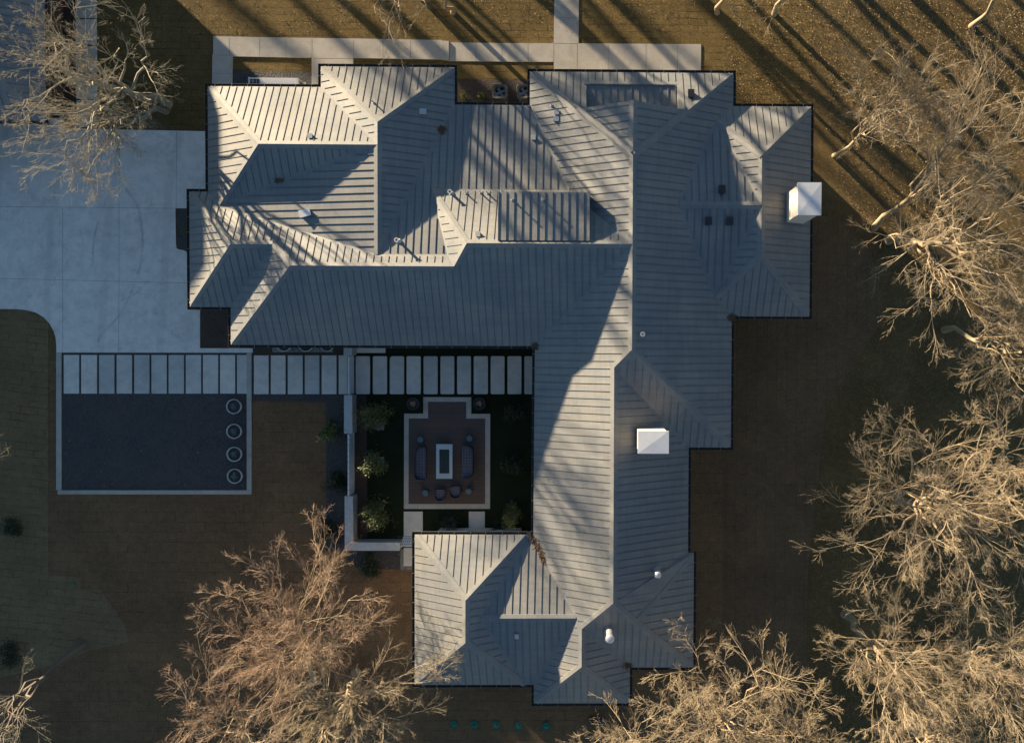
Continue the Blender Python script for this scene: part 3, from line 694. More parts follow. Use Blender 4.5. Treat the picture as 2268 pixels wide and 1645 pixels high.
def slat_fence(name,label,cat,u0,v0,u1,v1,h,thick=.05,posts=12.5,panel=True,axis='y'):
    t=thing(name,label,cat); a=at(u0,v0,h); q=at(u1,v1,h)
    b=MB()
    if axis=='y':
        x=(a.x+q.x)/2; L=a.y-q.y; n=int(L/.055)
        b.box(x-thick/2,q.y,.08,x+thick/2-.02,a.y,h-.05,0)
        for i in range(int(L/.09)):
            y=q.y+(i+.5)*L/int(L/.09); b.box(x+thick/2-.02,y-.02,.08,x+thick/2,y+.02,h-.05)
        b.build('slats',M['white'],t)
        r=MB(); r.box(x-thick/2-.02,q.y,h-.05,x+thick/2+.015,a.y,h); r.box(x-thick/2-.02,q.y,.04,x+thick/2+.015,a.y,.08); r.build('rail',M['white'],t)
        k=max(2,int(round(L/(posts*.028)))) if posts else 1
        for i in range(k+1):
            y=q.y+i*L/k; p=MB(); p.box(x-thick/2-.035,y-.02,0,x-thick/2-.02,y+.02,h-.01); p.box(x-thick/2-.035,y-.012,h-.012,x+thick/2,y+.012,h+.006); p.build('post',M['dark'],t)
    return t
slat_fence('metal_gate','tall white louvred gate across the row of slabs','gate',770.8,787.8,773.4,873.4,.95,posts=43)
slat_fence('metal_fence','white slatted fence panel between the two left courtyard walls','fence',770.3,960.5,773,1098,1.03)
t=thing('metal_gate','small white perforated gate beside the bottom left wing of the house','gate')
a=at(887,1209,.8); q=at(921,1209,.8); b=MB(); b.box(a.x,a.y-.03,.7,q.x,a.y,.8); b.box(a.x,a.y-.03,.05,q.x,a.y,.12)
for i in range(5):
    x=a.x+(q.x-a.x)*i/4; b.box(x-.02,a.y-.032,.05,x+.02,a.y+.002,.8)
b.build('gate_frame',M['white'],t)
b=MB(); b.quad((a.x,a.y,.7),(q.x,a.y,.7),(q.x,a.y+.42,.12),(a.x,a.y+.42,.12)); 
b.build('perforated_panel',M['white'],t)
b=MB()
for i in range(7):
    for j_ in range(3):
        x=a.x+.08+(q.x-a.x-.16)*i/6; s=(j_+.6)/3.4; y=a.y+.42*s; z=.7-.58*s; b.poly([(x+.03*math.cos(w),y+.03*math.sin(w),z+.006-.03*math.sin(w)*1.38) for w in [k*1.047 for k in range(6)]])
b.build('holes',M['dark'],t)

# ------------------------------------------------------------------ planters and agaves
def agave_mesh(name,r=.22,n=9,seed=0,h=.22,w=.05,m=None):
    rr=random.Random(seed); b=MB()
    for i in range(n):
        a=i*2.39996+rr.uniform(-.2,.2); el=rr.uniform(.35,1.1); L=r*rr.uniform(.75,1.15); ww=w*rr.uniform(.7,1.2)
        d=Vector((math.cos(a),math.sin(a),0)); s=Vector((-d.y,d.x,0)); prev=None
        for k,(t,wk) in enumerate(((0,.8),(.35,1),(.7,.7),(1,.03))):
            c=d*(L*t*math.cos(el*(1-.3*t)))+Vector((0,0,h*math.sin(el)*t*1.3)); cur=(c-s*ww*wk+Vector((0,0,.012)),c,c+s*ww*wk+Vector((0,0,.012)))
            if prev: b.quad(prev[0],prev[1],cur[1],cur[0]); b.quad(prev[1],prev[2],cur[2],cur[1])
            prev=cur
    return b
def planter(u,v,r,h,label,grp,mrim,msoil,name='round_planter'):
    p=at(u,v,h); t=thing(name,label,'planter',(p.x,p.y,0),0,grp)
    b=MB(); b.lathe([(r*.86,0),(r*.97,h*.5),(r,h-.02),(r,h),(r-.042,h),(r-.05,h-.1)],(0,0,0),40); b.build('pot',mrim,t,True)
    b=MB(); b.disc((0,0,h-.1),r-.06,32); b.build('soil',msoil,t); return t,p
ordn=['topmost','second','third','bottom']
for i,(u,v) in enumerate(((517,900),(517.4,955),(518,1005.8),(518.8,1054.3))):
    planter(u,v,.455,.3,'round pale planter holding an agave, %s of the four in the dark gravel court'%ordn[i],'round planters in the gravel court',M['ring'],M['gravel'])
    p=at(u-1,v,.36); b=agave_mesh('a',.26,9,i,.2,.045); o=b.build('agave_plant',M['agave']); o.location=(p.x,p.y,.21)
    tag(o,'small grey green agave in the %s round planter of the gravel court'%ordn[i],'agave','agaves in the round planters')
for i,(u,v) in enumerate(((628,762),(676.4,762),(723.4,762))):
    planter(u,v,.455,.3,'round pale planter half hidden under the long eave, %s of three'%['left','middle','right'][i],'round planters under the long eave',M['ring'],M['gravel'])
for i,(u,v) in enumerate(((914.5,894),(1061.5,893.8))):
    planter(u,v,.375,.5,'round dark pot at the upper %s corner of the patio'%['left','right'][i],'dark pots by the patio',M['pot'],M['mulch'])
    p=at(u,v,.45); b=agave_mesh('a',.24,14,20+i,.15,.03); o=b.build('dry_plant',M['bark_r']); o.location=(p.x,p.y,.4)
    tag(o,'withered brown plant in the dark pot at the upper %s corner of the patio'%['left','right'][i],'potted plant','withered plants in the dark pots')
# ------------------------------------------------------------------ patio furniture
def lattice(b,x0,y0,x1,y1,z,nx,ny,w=.022,clip=None):
    for i in range(nx+1):
        x=x0+(x1-x0)*i/nx
        ya,yb=y0,y1
        if clip:
            ys=[y0+(y1-y0)*k/40 for k in range(41) if clip(x,y0+(y1-y0)*k/40)]
            if not ys: continue
            ya,yb=min(ys),max(ys)
        if yb-ya>.03: b.box(x-w/2,ya,z,x+w/2,yb,z+.02)
    for j_ in range(ny+1):
        y=y0+(y1-y0)*j_/ny
        xa,xb=x0,x1
        if clip:
            xs=[x0+(x1-x0)*k/40 for k in range(41) if clip(x0+(x1-x0)*k/40,y)]
            if not xs: continue
            xa,xb=min(xs),max(xs)
        if xb-xa>.03: b.box(xa,y-w/2,z+.003,xb,y+w/2,z+.023)
def rounded(x0,y0,x1,y1,r,corners):
    P=[]
    for (cx,cy,a0,k) in ((x1-r,y1-r,0,'ne'),(x0+r,y1-r,90,'nw'),(x0+r,y0+r,180,'sw'),(x1-r,y0+r,270,'se')):
        if k in corners: P+= [(cx+r*math.cos(math.radians(a0+q*15)),cy+r*math.sin(math.radians(a0+q*15))) for q in range(7)]
        else: P.append({'ne':(x1,y1),'nw':(x0,y1),'sw':(x0,y0),'se':(x1,y0)}[k])
    return P
def inpoly(P):
    def f(x,y):
        ins=False
        for i in range(len(P)):
            x1,y1=P[i]; x2,y2=P[(i+1)%len(P)]
            if (y1>y)!=(y2>y) and x<(x2-x1)*(y-y1)/(y2-y1)+x1: ins=not ins
        return ins
    return f
def sofa(uc,vc,w,l,side,label):
    p=at(uc,vc,.42); t=thing('patio_sofa',label,'sofa',(p.x,p.y,0),0,'patio sofas beside the fire table')
    s=side; cs=('nw','sw') if s<0 else ('ne','se')
    b=MB(); P=rounded(-w/2,-l/2,w/2,l/2,.30,cs); b.prism(P,.12,.34)
    for x in (-w/2+.06,w/2-.06):
        for y in (-l/2+.33,l/2-.33): b.box(x-.025,y-.025,.05,x+.025,y+.025,.13)
    b.build('frame',M['wicker'],t)
    bk=MB(); P2=rounded(-w/2-.0,-l/2,w/2,l/2,.30,cs)
    # curved low back rail around the outer side
    rim=[q for q in P2]; out=[]
    pts=[q for q in P2 if (q[0]*s>-w/2*.2)]
    pts.sort(key=lambda q:q[1])
    pts=[(-s*w/2*.9,-l/2)]+pts+[(-s*w/2*.9,l/2)]
    for a,c in zip(pts[:-1],pts[1:]): 
        if (Vector(a)-Vector(c)).length>.01: bk.bar((a[0],a[1],.50),(c[0],c[1],.50),.035,.34)
    bk.build('backrest',M['wicker'],t)
    for k in range(3):
        y0=-l/2+.04+k*(l-.08)/3+.015; y1=y0+(l-.08)/3-.03
        cc=[]; 
        if k==0: cc=[c for c in cs if c[0]=='s']
        if k==2: cc=[c for c in cs if c[0]=='n']
        P=rounded(-w/2+.05,y0,w/2-.02,y1,.27,cc) if s<0 else rounded(-w/2+.02,y0,w/2-.05,y1,.27,cc)
        b=MB(); b.prism(P,.34,.43); cu=b.build('cushion',M['navy'],t)
        b=MB(); xs=[q[0] for q in P]; lattice(b,min(xs)+.015,y0+.015,max(xs)-.015,y1-.015,.432,6,6,.026,inpoly(P)); b.build('woven_cover',M['weave'],cu)
    return t
sofa(931,1025.5,.66,1.98,-1,'curved three seat lattice sofa on the left side of the fire table')
sofa(1035.5,1022.5,.66,1.98,1,'curved three seat lattice sofa on the right side of the fire table')
def chair(u,v,rz,label):
    p=at(u,v,.42); t=thing('patio_chair',label,'chair',(p.x,p.y,0),rz,'patio tub chairs')
    w=.62; P=[(-w/2,.3),(-w/2,-.05)]+[(w/2*math.cos(math.radians(a)),-.05+.30*math.sin(math.radians(a))) for a in range(190,360,17)]+[(w/2,-.05),(w/2,.3)]
    b=MB(); b.prism([q for q in P],.12,.34)
    for x in (-.2,.2):
        for y in (-.18,.22): b.box(x-.02,y-.02,.05,x+.02,y+.02,.13)
    b.build('frame',M['wicker'],t)
    bk=MB()
    for a,c in zip(P[:-1],P[1:]): bk.bar((a[0]*1.06,a[1]*1.06,.48),(c[0]*1.06,c[1]*1.06,.48),.03,.3)
    bk.build('backrest',M['wicker'],t)
    Q=[(x*.92,y*.92+.01) for x,y in P]; b=MB(); b.prism(Q,.34,.43); cu=b.build('cushion',M['navy'],t)
    b=MB(); lattice(b,-w/2*.9,-.31,w/2*.9,.28,.432,6,6,.026,inpoly(Q)); b.build('woven_cover',M['weave'],cu)
    return t
chair(975.5,1094.5,0.0,'tub chair facing straight at the fire table, left of the pair')
chair(1009,1088.5,math.radians(8),'tub chair turned slightly, right of the pair below the fire table')
for i,(u,v,lb) in enumerate(((930.7,973.6,'above the left sofa'),(1040,971,'above the right sofa'),(942,1091.5,'left of the two tub chairs'),(1037.8,1088.2,'right of the two tub chairs'))):
    p=at(u,v,.45); t=thing('side_table','round teal drum side table %s'%lb,'side table',(p.x,p.y,0),0,'teal drum tables')
    b=MB(); b.lathe([(.15,.05),(.17,.1),(.185,.28),(.18,.43)],(0,0,0),24); b.build('drum',M['stool'],t,True)
    b=MB(); b.lathe([(.18,.43),(.185,.45),(.17,.46),(.001,.46)],(0,0,0),24); b.build('table_top',M['stool'],t)
a=at(966,983.3,.42); c=at(1002,1059.6,.42); t=thing('fire_table','long pale stone fire table with a dark glass filled tray','fire table',((a.x+c.x)/2,(a.y+c.y)/2,0))
w,l=(c.x-a.x)/2,(a.y-c.y)/2
b=MB(); b.box(-w+.1,-l+.1,.05,w-.1,l-.1,.36); b.build('base',M['coping'],t)
b=MB(); iw,il=w*.62,l*.70
for q in ((-w,-l,w,-il),(-w,il,w,l),(-w,-il,-iw,il),(iw,-il,w,il)): b.box(q[0],q[1],.361,q[2],q[3],.42)
b.build('table_top',M['firetop'],t)
b=MB(); b.box(-iw+.012,-il+.012,.363,iw-.012,il-.012,.395); tr=b.build('fire_tray',M['dark'],t)
b=MB(); rr=random.Random(5)
for _ in range(420):
    x,y=rr.uniform(-iw+.05,iw-.05),rr.uniform(-il+.05,il-.05); s=rr.uniform(.012,.028); b.box(x-s,y-s,.396,x+s,y+s,.396+s*1.3,0,rr.uniform(0,1.5))
b.build('fire_glass',M['firebowl'],tr)

# ------------------------------------------------------------------ machines
def condenser(u,v,rz,label):
    p=at(u,v,.9); t=thing('air_conditioner',label,'air conditioner',(p.x,p.y,0),rz,'air conditioners between the roofs')
    r=.44; P=rounded(-r,-r,r,r,.16,('ne','nw','sw','se')); b=MB(); n=len(P)
    for z0,z1 in ((0,.82),):
        for i in range(n):
            a,c=P[i],P[(i+1)%n]; b.quad((a[0],a[1],z0),(c[0],c[1],z0),(c[0],c[1],z1),(a[0],a[1],z1))
    R2=.345
    ring=[(R2*math.cos(2*math.pi*(i+.5)/n+.0),R2*math.sin(2*math.pi*(i+.5)/n)) for i in range(n)]
    ang=lambda q: math.atan2(q[1],q[0])
    PP=sorted(P,key=ang); RR=[(R2*math.cos(ang(q)),R2*math.sin(ang(q))) for q in PP]
    for i in range(n):
        j_=(i+1)%n; b.quad((*PP[i],.82),(*PP[j_],.82),(PP[j_][0]*.95,PP[j_][1]*.95,.87),(PP[i][0]*.95,PP[i][1]*.95,.87)); b.quad((PP[i][0]*.95,PP[i][1]*.95,.87),(PP[j_][0]*.95,PP[j_][1]*.95,.87),(*RR[j_],.84),(*RR[i],.84)); b.quad((*RR[i],.84),(*RR[j_],.84),(*RR[j_],.6),(*RR[i],.6))
    for k in range(9):
        z=.08+k*.08
        for i in range(n):
            a,c=P[i],P[(i+1)%n]; b.quad((a[0]*1.012,a[1]*1.012,z),(c[0]*1.012,c[1]*1.012,z),(c[0]*1.012,c[1]*1.012,z+.03),(a[0]*1.012,a[1]*1.012,z+.03))
    b.build('casing',M['casing'],t)
    b=MB(); b.disc((0,0,.56),R2,24); b.build('interior',M['dark'],t)
    f=MB()
    for k in range(4):
        a=k*math.pi/2+.5; d=Vector((math.cos(a),math.sin(a),0)); s=Vector((-d.y,d.x,0))
        f.poly([d*.06-s*.05+Vector((0,0,.70)),d*.31-s*.13+Vector((0,0,.73)),d*.33+s*.02+Vector((0,0,.70)),d*.30+s*.12+Vector((0,0,.66)),d*.06+s*.05+Vector((0,0,.68))])
    f.lathe([(.07,.6),(.07,.73),(.001,.75)],(0,0,0),14); f.build('fan',M['fan'],t)
    return t
condenser(1107.3,202,.0,'round fan air conditioner standing clear between the two roofs')
condenser(1160.5,202,.05,'round fan air conditioner half hidden by the right hand roof')
t=thing('generator','long white generator box under the top left eave','generator',(0,0,0)); a=at(551,172,1.05); c=at(661,173,1.05)
b=MB(); y1=a.y; y0=a.y-.95; b.prism([(a.x,y0),(c.x+.0,y0),(c.x,y1),(a.x,y1)],.1,1.05); b.box(a.x-.03,y0-.03,1.02,a.x+.01+.02,y1+.03,1.055); b.build('casing',M['white'],t)
b=MB(); b.box(a.x-.08,y0-.08,.0,c.x+.08,y1+.08,.1); b.build('plinth',M['walk'],t)
b=MB(); x=a.x+.07
for i in range(3):
    for k in range(5): b.box(x+i*.2,y1-.10-k*.145-.11,1.052,x+i*.2+.165,y1-.10-k*.145+.012,1.066)
b.build('vent_grille',M['dark'],t)
b=MB(); b.bar((c.x+.003,y1-.1,.55),(c.x+.003,y0+.1,.55),.012,.7); b.build('end_panel',M['casing'],t)
b=MB(); b.box(c.x-.06,y0,1.05,c.x,y1,1.058); b.build('edge_trim',M['pvc'],t)
# green lids on the lawn
for i,(u,v,r,hole) in enumerate(((1005,1603.7,9,0),(1050.2,1604.7,9.3,1),(1098,1605.7,9,0),(1147.8,1608,9,0),(1209,1608.3,9.6,0))):
    p=at(u,v,.1); r*=.028; t=thing('tank_lid',['green round lid in the lawn, leftmost of the five','green round lid with a dark hole in its centre','green round lid in the lawn, middle of the five','green round lid, fourth from the left, nearest the rightmost one','slightly larger green lid, rightmost of the five'][i],'tank lid',(p.x,p.y,0),0,'green tank lids in the lawn')
    b=MB(); b.lathe([(r*1.02,0),(r,.07),(r*.93,.10),(r*.90,.085),(r*.3,.11),(r*.28,.13),(.001,.13)] ,(0,0,0),28); b.build('cover',M['teal'],t,True)
    b=MB()
    for k in range(10):
        a=k*.628; b.bar((r*.35*math.cos(a),r*.35*math.sin(a),.108),(r*.86*math.cos(a),r*.86*math.sin(a),.092),.014,.02)
    b.build('rib',M['teal'],t)
    if hole: b=MB(); b.disc((0,0,.134),r*.27,20); b.build('opening',M['dark'],t)
for i,(u,v) in enumerate(((1314,1594),(1331.5,1596))):
    p=at(u,v,.15); b=MB(); b.box(p.x-.2,p.y-.16,0,p.x+.2,p.y+.16,.14); b.box(p.x-.22,p.y-.18,.14,p.x+.22,p.y+.18,.17); b.box(p.x-.05,p.y-.03,.17,p.x+.05,p.y+.03,.19)
    tag(b.build('valve_box',M['dark']),'%s black utility box in the lawn below the bottom wing'%['left','right'][i],'utility box','black utility boxes')
p=at(163,1291,.05); b=MB(); b.lathe([(.1,0),(.1,.05),(.09,.06),(.001,.06)],p,16); tag(b.build('valve_cover',M['teal']),'small green valve cover in the lawn at the lower left','valve cover')

# ------------------------------------------------------------------ leafy shrubs
def leaf_cloud(name,r,h,n,m,seed,leaf=.07,base=.0,parent=None,clump=14):
    g=np.random.default_rng(seed)
    cn=g.normal(size=(clump,3)); cn/=np.linalg.norm(cn,axis=1)[:,None]; cn*=g.uniform(.25,.8,(clump,1)); cn[:,2]=np.abs(cn[:,2])*1.1
    w=g.integers(0,clump,n); c=cn[w]+g.normal(scale=.2,size=(n,3)); c*=np.array([r,r,h*.8]); c[:,2]+=base+.1; c[:,2]=np.maximum(c[:,2],.05)
    a=g.normal(size=(n,3)); a/=np.linalg.norm(a,axis=1)[:,None]; b_=np.cross(a,g.normal(size=(n,3))); b_/=np.linalg.norm(b_,axis=1)[:,None]
    s=leaf*g.uniform(.6,1.4,(n,1)); P=np.stack([c-a*s,c+b_*s*.35,c+a*s,c-b_*s*.35],1).reshape(-1,3)
    return mesh_np(name,P,np.arange(4*n).reshape(n,4),m)
def shrub(u,v,r,h,label,mk,seed,name='shrub',cat='shrub',n=1600,leaf=.07,group=None):
    p=at(u,v,h*.6); t=thing(name,label,cat,(p.x,p.y,0),seed*.7,group)
    link('foliage',leaf_cloud('foliage',r,h,n,M[mk],seed,leaf),t)
    rr=random.Random(seed); b=MB()
    for k in range(5): 
        a=rr.uniform(0,6.28); b.bar((0,0,-.05),(math.cos(a)*r*.4,math.sin(a)*r*.4,h*.75),.035,.035)
    b.build('stem',M['bark_d'],t); return t
S=[(818,922,1.0,2.9,'leafy evergreen beside the upper courtyard wall, yellow lit at one edge','leaf_y',1,2600),
(820,1033,.85,2.9,'bright tipped evergreen next to the white slatted fence','leaf_y',2,2200),
(822,1148,.95,2.7,'leafy evergreen beside the lower courtyard corner wall','leaf_y',3,2600),
(722,960,.72,2.4,'round evergreen outside the fence, sunlit on its upper side','leaf_y',4,1900),
(738,1072,.7,1.3,'dim dark shrub outside the middle of the slatted fence','leaf_d',5,1500),
(714,1180,.75,1.5,'dark shrub outside the fence under the reddish tree','leaf_d',6,1500),
(1137,918,.75,1.1,'dark shrub inside the courtyard beside the long west eave, upper one','leaf_d',7,1300),
(1135,1033,.75,1.1,'dark shrub inside the courtyard beside the long west eave, lower one','leaf_d',8,1300),
(1129,1148,.72,2.8,'sunlit evergreen in the lower right corner of the courtyard','leaf_y',9,1900),
(812,1254,.85,1.1,'dark green bush outside the bottom corner wall','leaf_d',10,1600)]
for (u,v,r,h,lb,mk,sd,n) in S: shrub(u,v,r,h,lb,mk,sd,n=n)
M['leaf_b']=simple('bright_small_shrub',(.16,.19,.012),.6,0,.35,5)
shrub(1027,212,.24,.5,'small yellow green shrub, left of the two by the condensers','leaf_b',11,n=500,leaf=.035)
shrub(1063.5,210,.22,.62,'small yellow green shrub, nearer the condensers','leaf_b',12,n=500,leaf=.035)
def spiky(u,v,r,h,label,seed,mk='agave',n=90,w=.012):
    p=at(u,v,h*.3); b=agave_mesh('y',r,n,seed,h,w); o=b.build('yucca',M[mk]); o.location=(p.x,p.y,.05); tag(o,label,'yucca'); return o
M['yucca']=simple('yucca_blade',(.045,.055,.042),.6,0,.3)
spiky(998,1158,.75,.9,'spiky yucca between the two square slabs',3,'yucca',130)
spiky(1108,1166,.7,.9,'spiky yucca beside the right square slab',4,'yucca',120)
spiky(414,511,.28,.6,'small spiky green plant in the dark bed by the garage wing',5,'leaf_b',14,.03)

# ------------------------------------------------------------------ bare trees
def grow(g,P0,D0,L,R0,S,wob,up,taper=.35,tipr=None):
    """vectorised branch paths: returns (N,S+1,3),(N,S+1)"""
    N=len(P0); pts=np.zeros((N,S+1,3)); pts[:,0]=P0; d=D0/np.linalg.norm(D0,axis=1)[:,None]
    curl=g.normal(scale=wob*.5,size=(N,3))
    for s in range(S):
        d=d+g.normal(scale=wob,size=(N,3))+curl*(.4 if s<S/2 else -.4); d[:,2]+=up; d/=np.linalg.norm(d,axis=1)[:,None]
        pts[:,s+1]=pts[:,s]+d*(L/S)[:,None]
    t=np.linspace(0,1,S+1)[None,:]; rad=R0[:,None]*(1-(1-taper)*t)
    return pts,rad
def children(g,pts,rad,L,k,tmin,tmax,lf,ang,rf,S,wob,up,taper=.3,rmin=.006):
    N,S1,_=pts.shape; n=N*k; par=np.repeat(np.arange(N),k)
    t=tmin+(tmax-tmin)*((np.tile(np.arange(k),N)+g.uniform(0,1,n))/k); f=t*(S1-1); i=np.minimum(f.astype(int),S1-2); fr=(f-i)[:,None]
    a=pts[par,i]; b_=pts[par,i+1]; p=a*(1-fr)+b_*fr; d=b_-a; d/=np.linalg.norm(d,axis=1)[:,None]
    q=g.normal(size=(n,3)); q-=d*(q*d).sum(1)[:,None]; q/=np.linalg.norm(q,axis=1)[:,None]
    an=np.radians(g.uniform(ang[0],ang[1],n))[:,None]; dd=d*np.cos(an)+q*np.sin(an)
    Lc=L[par]*lf*g.uniform(.6,1.25,n)*(1-.45*t); Rp=rad[par,i]*(1-fr[:,0])+rad[par,i+1]*fr[:,0]; rc=np.maximum(Rp*rf*g.uniform(.75,1.1,n),rmin)
    P,Rr=grow(g,p,dd,Lc,rc,S,wob,up,taper); return P,Rr,Lc
def tubes(pts,rad,n):
    N,S1,_=pts.shape; d=np.empty_like(pts); d[:,1:-1]=pts[:,2:]-pts[:,:-2]; d[:,0]=pts[:,1]-pts[:,0]; d[:,-1]=pts[:,-1]-pts[:,-2]; d/=np.linalg.norm(d,axis=2)[...,None]+1e-9
    ref=np.where(np.abs(d[...,2:3])>.9,np.array([1.,0,0]),np.array([0,0,1.])); ref=np.repeat(ref[:,:1],S1,1)
    u=np.cross(d,ref); u/=np.linalg.norm(u,axis=2)[...,None]+1e-9; v=np.cross(d,u)
    a=np.arange(n)*2*np.pi/n; V=pts[:,:,None,:]+rad[:,:,None,None]*(u[:,:,None,:]*np.cos(a)[None,None,:,None]+v[:,:,None,:]*np.sin(a)[None,None,:,None])
    idx=np.arange(N*S1*n).reshape(N,S1,n); A=idx[:,:-1,:]; B=np.roll(idx,-1,2)[:,:-1,:]; C=np.roll(idx,-1,2)[:,1:,:]; D=idx[:,1:,:]
    return V.reshape(-1,3), np.stack([A,B,C,D],-1).reshape(-1,4)
def cat(parts):
    vs=[];qs=[];o=0
    for v,q in parts: vs.append(v); qs.append(q+o); o+=len(v)
    return np.concatenate(vs),np.concatenate(qs)
def tree(base,crown,rx,hc,rz,label,seed,mk='bark',r0=.26,limbs=9,dens=1.0,fork=.35,name='bare_tree',group='bare winter trees',mk2=None,twr=.0052,trunkvis=True,minz=2.0):
    """base: plan point on the ground; crown: plan point of the crown centre at height hc; rx plan radius (m)"""
    g=np.random.default_rng(seed); B=np.array(at(*base,0)); C=np.array(at(*crown,hc)); lean=C-B; lean[2]=0
    t=thing(name,label,'tree',tuple(B),0,group); r0*=.68
    H0=hc*1.02; n=9; tt=np.linspace(0,1,n); path=np.stack([lean[0]*tt**1.15,lean[1]*tt**1.15,H0*tt],1); path[1:-1,:2]+=g.normal(scale=.16,size=(n-2,2)); path[0]=(0,0,-.1)
    rad=r0*(1-.72*tt**.8); rad[0]*=1.35
    tv,tq=tubes(path[None],rad[None],10)
    Cl=C-B
    # limbs aim at points spread over the crown
    k=limbs; gold=np.arange(k)*2.39996+g.uniform(0,6.28); rr=np.sqrt((np.arange(k)+.6)/k)*g.uniform(.8,1.05,k)
    T=np.stack([Cl[0]+np.cos(gold)*rr*rx*.66,Cl[1]+np.sin(gold)*rr*rx*.66,hc+rz*(.75-.95*rr)+g.normal(scale=.5,size=k)],1)
    T[:,2]=np.maximum(T[:,2],minz)
    st=fork+(1-fork)*.9*g.uniform(0,1,k)*(1-.55*rr); f=st*(n-1); i=np.minimum(f.astype(int),n-2); fr=(f-i)[:,None]; P0=path[i]*(1-fr)+path[i+1]*fr
    S=9; s=np.linspace(0,1,S+1)[None,:,None]; d=T-P0; L=np.linalg.norm(d,axis=1)
    Lp=P0[:,None]+d[:,None]*s+np.array([0,0,1])*(np.sin(s*np.pi)*.10*L[:,None,None])
    w=g.normal(size=(k,S+1,3)); w=np.cumsum(w,1); w-=w[:,:1]; w-=s*w[:,-1:]; Lp=Lp+w*(L[:,None,None]*.030)
    Rl=np.interp(st,tt,rad)[:,None]*.52*(1-.78*s[:,:,0]); Rl=np.maximum(Rl,.018)
    parts=[tubes(Lp,Rl,6)]
    P1,R1,L1=children(g,Lp,Rl,L,max(4,int(8*dens)),.22,1.0,.56,(24,52),.60,7,.075,.02,.3,.016); parts.append(tubes(P1,R1,5))
    P2,R2,L2=children(g,P1,R1,L1,max(4,int(7*dens)),.15,1.0,.52,(22,48),.60,5,.085,.012,.4,.010); parts.append(tubes(P2,R2,4))
    P3,R3,L3=children(g,P2,R2,L2,max(4,int(7*dens)),.15,1.0,.64,(18,44),.7,3,.10,.01,.6,twr); parts.append(tubes(P3,R3,3))
    P4,R4,L4=children(g,P3,R3,L3,3,.2,1.0,.66,(18,42),.8,2,.10,.0,.7,twr*.85); parts.append(tubes(P4,R4,3))
    link('trunk',mesh_np('trunk',tv,tq,M[mk],smooth=True),t)
    v1,q1=cat(parts[:2]); v2,q2=cat(parts[2:])
    link('limbs',mesh_np('limbs',v1,q1,M[mk],smooth=True),t); link('crown',mesh_np('crown',v2,q2,M[mk2 or mk],smooth=True),t)
    return t
M['bark_m']=make_bark('shade_grey_bark',(.30,.265,.20),(.17,.15,.11))  # greyer, darker bark: part shade on the garage tree put into the colour
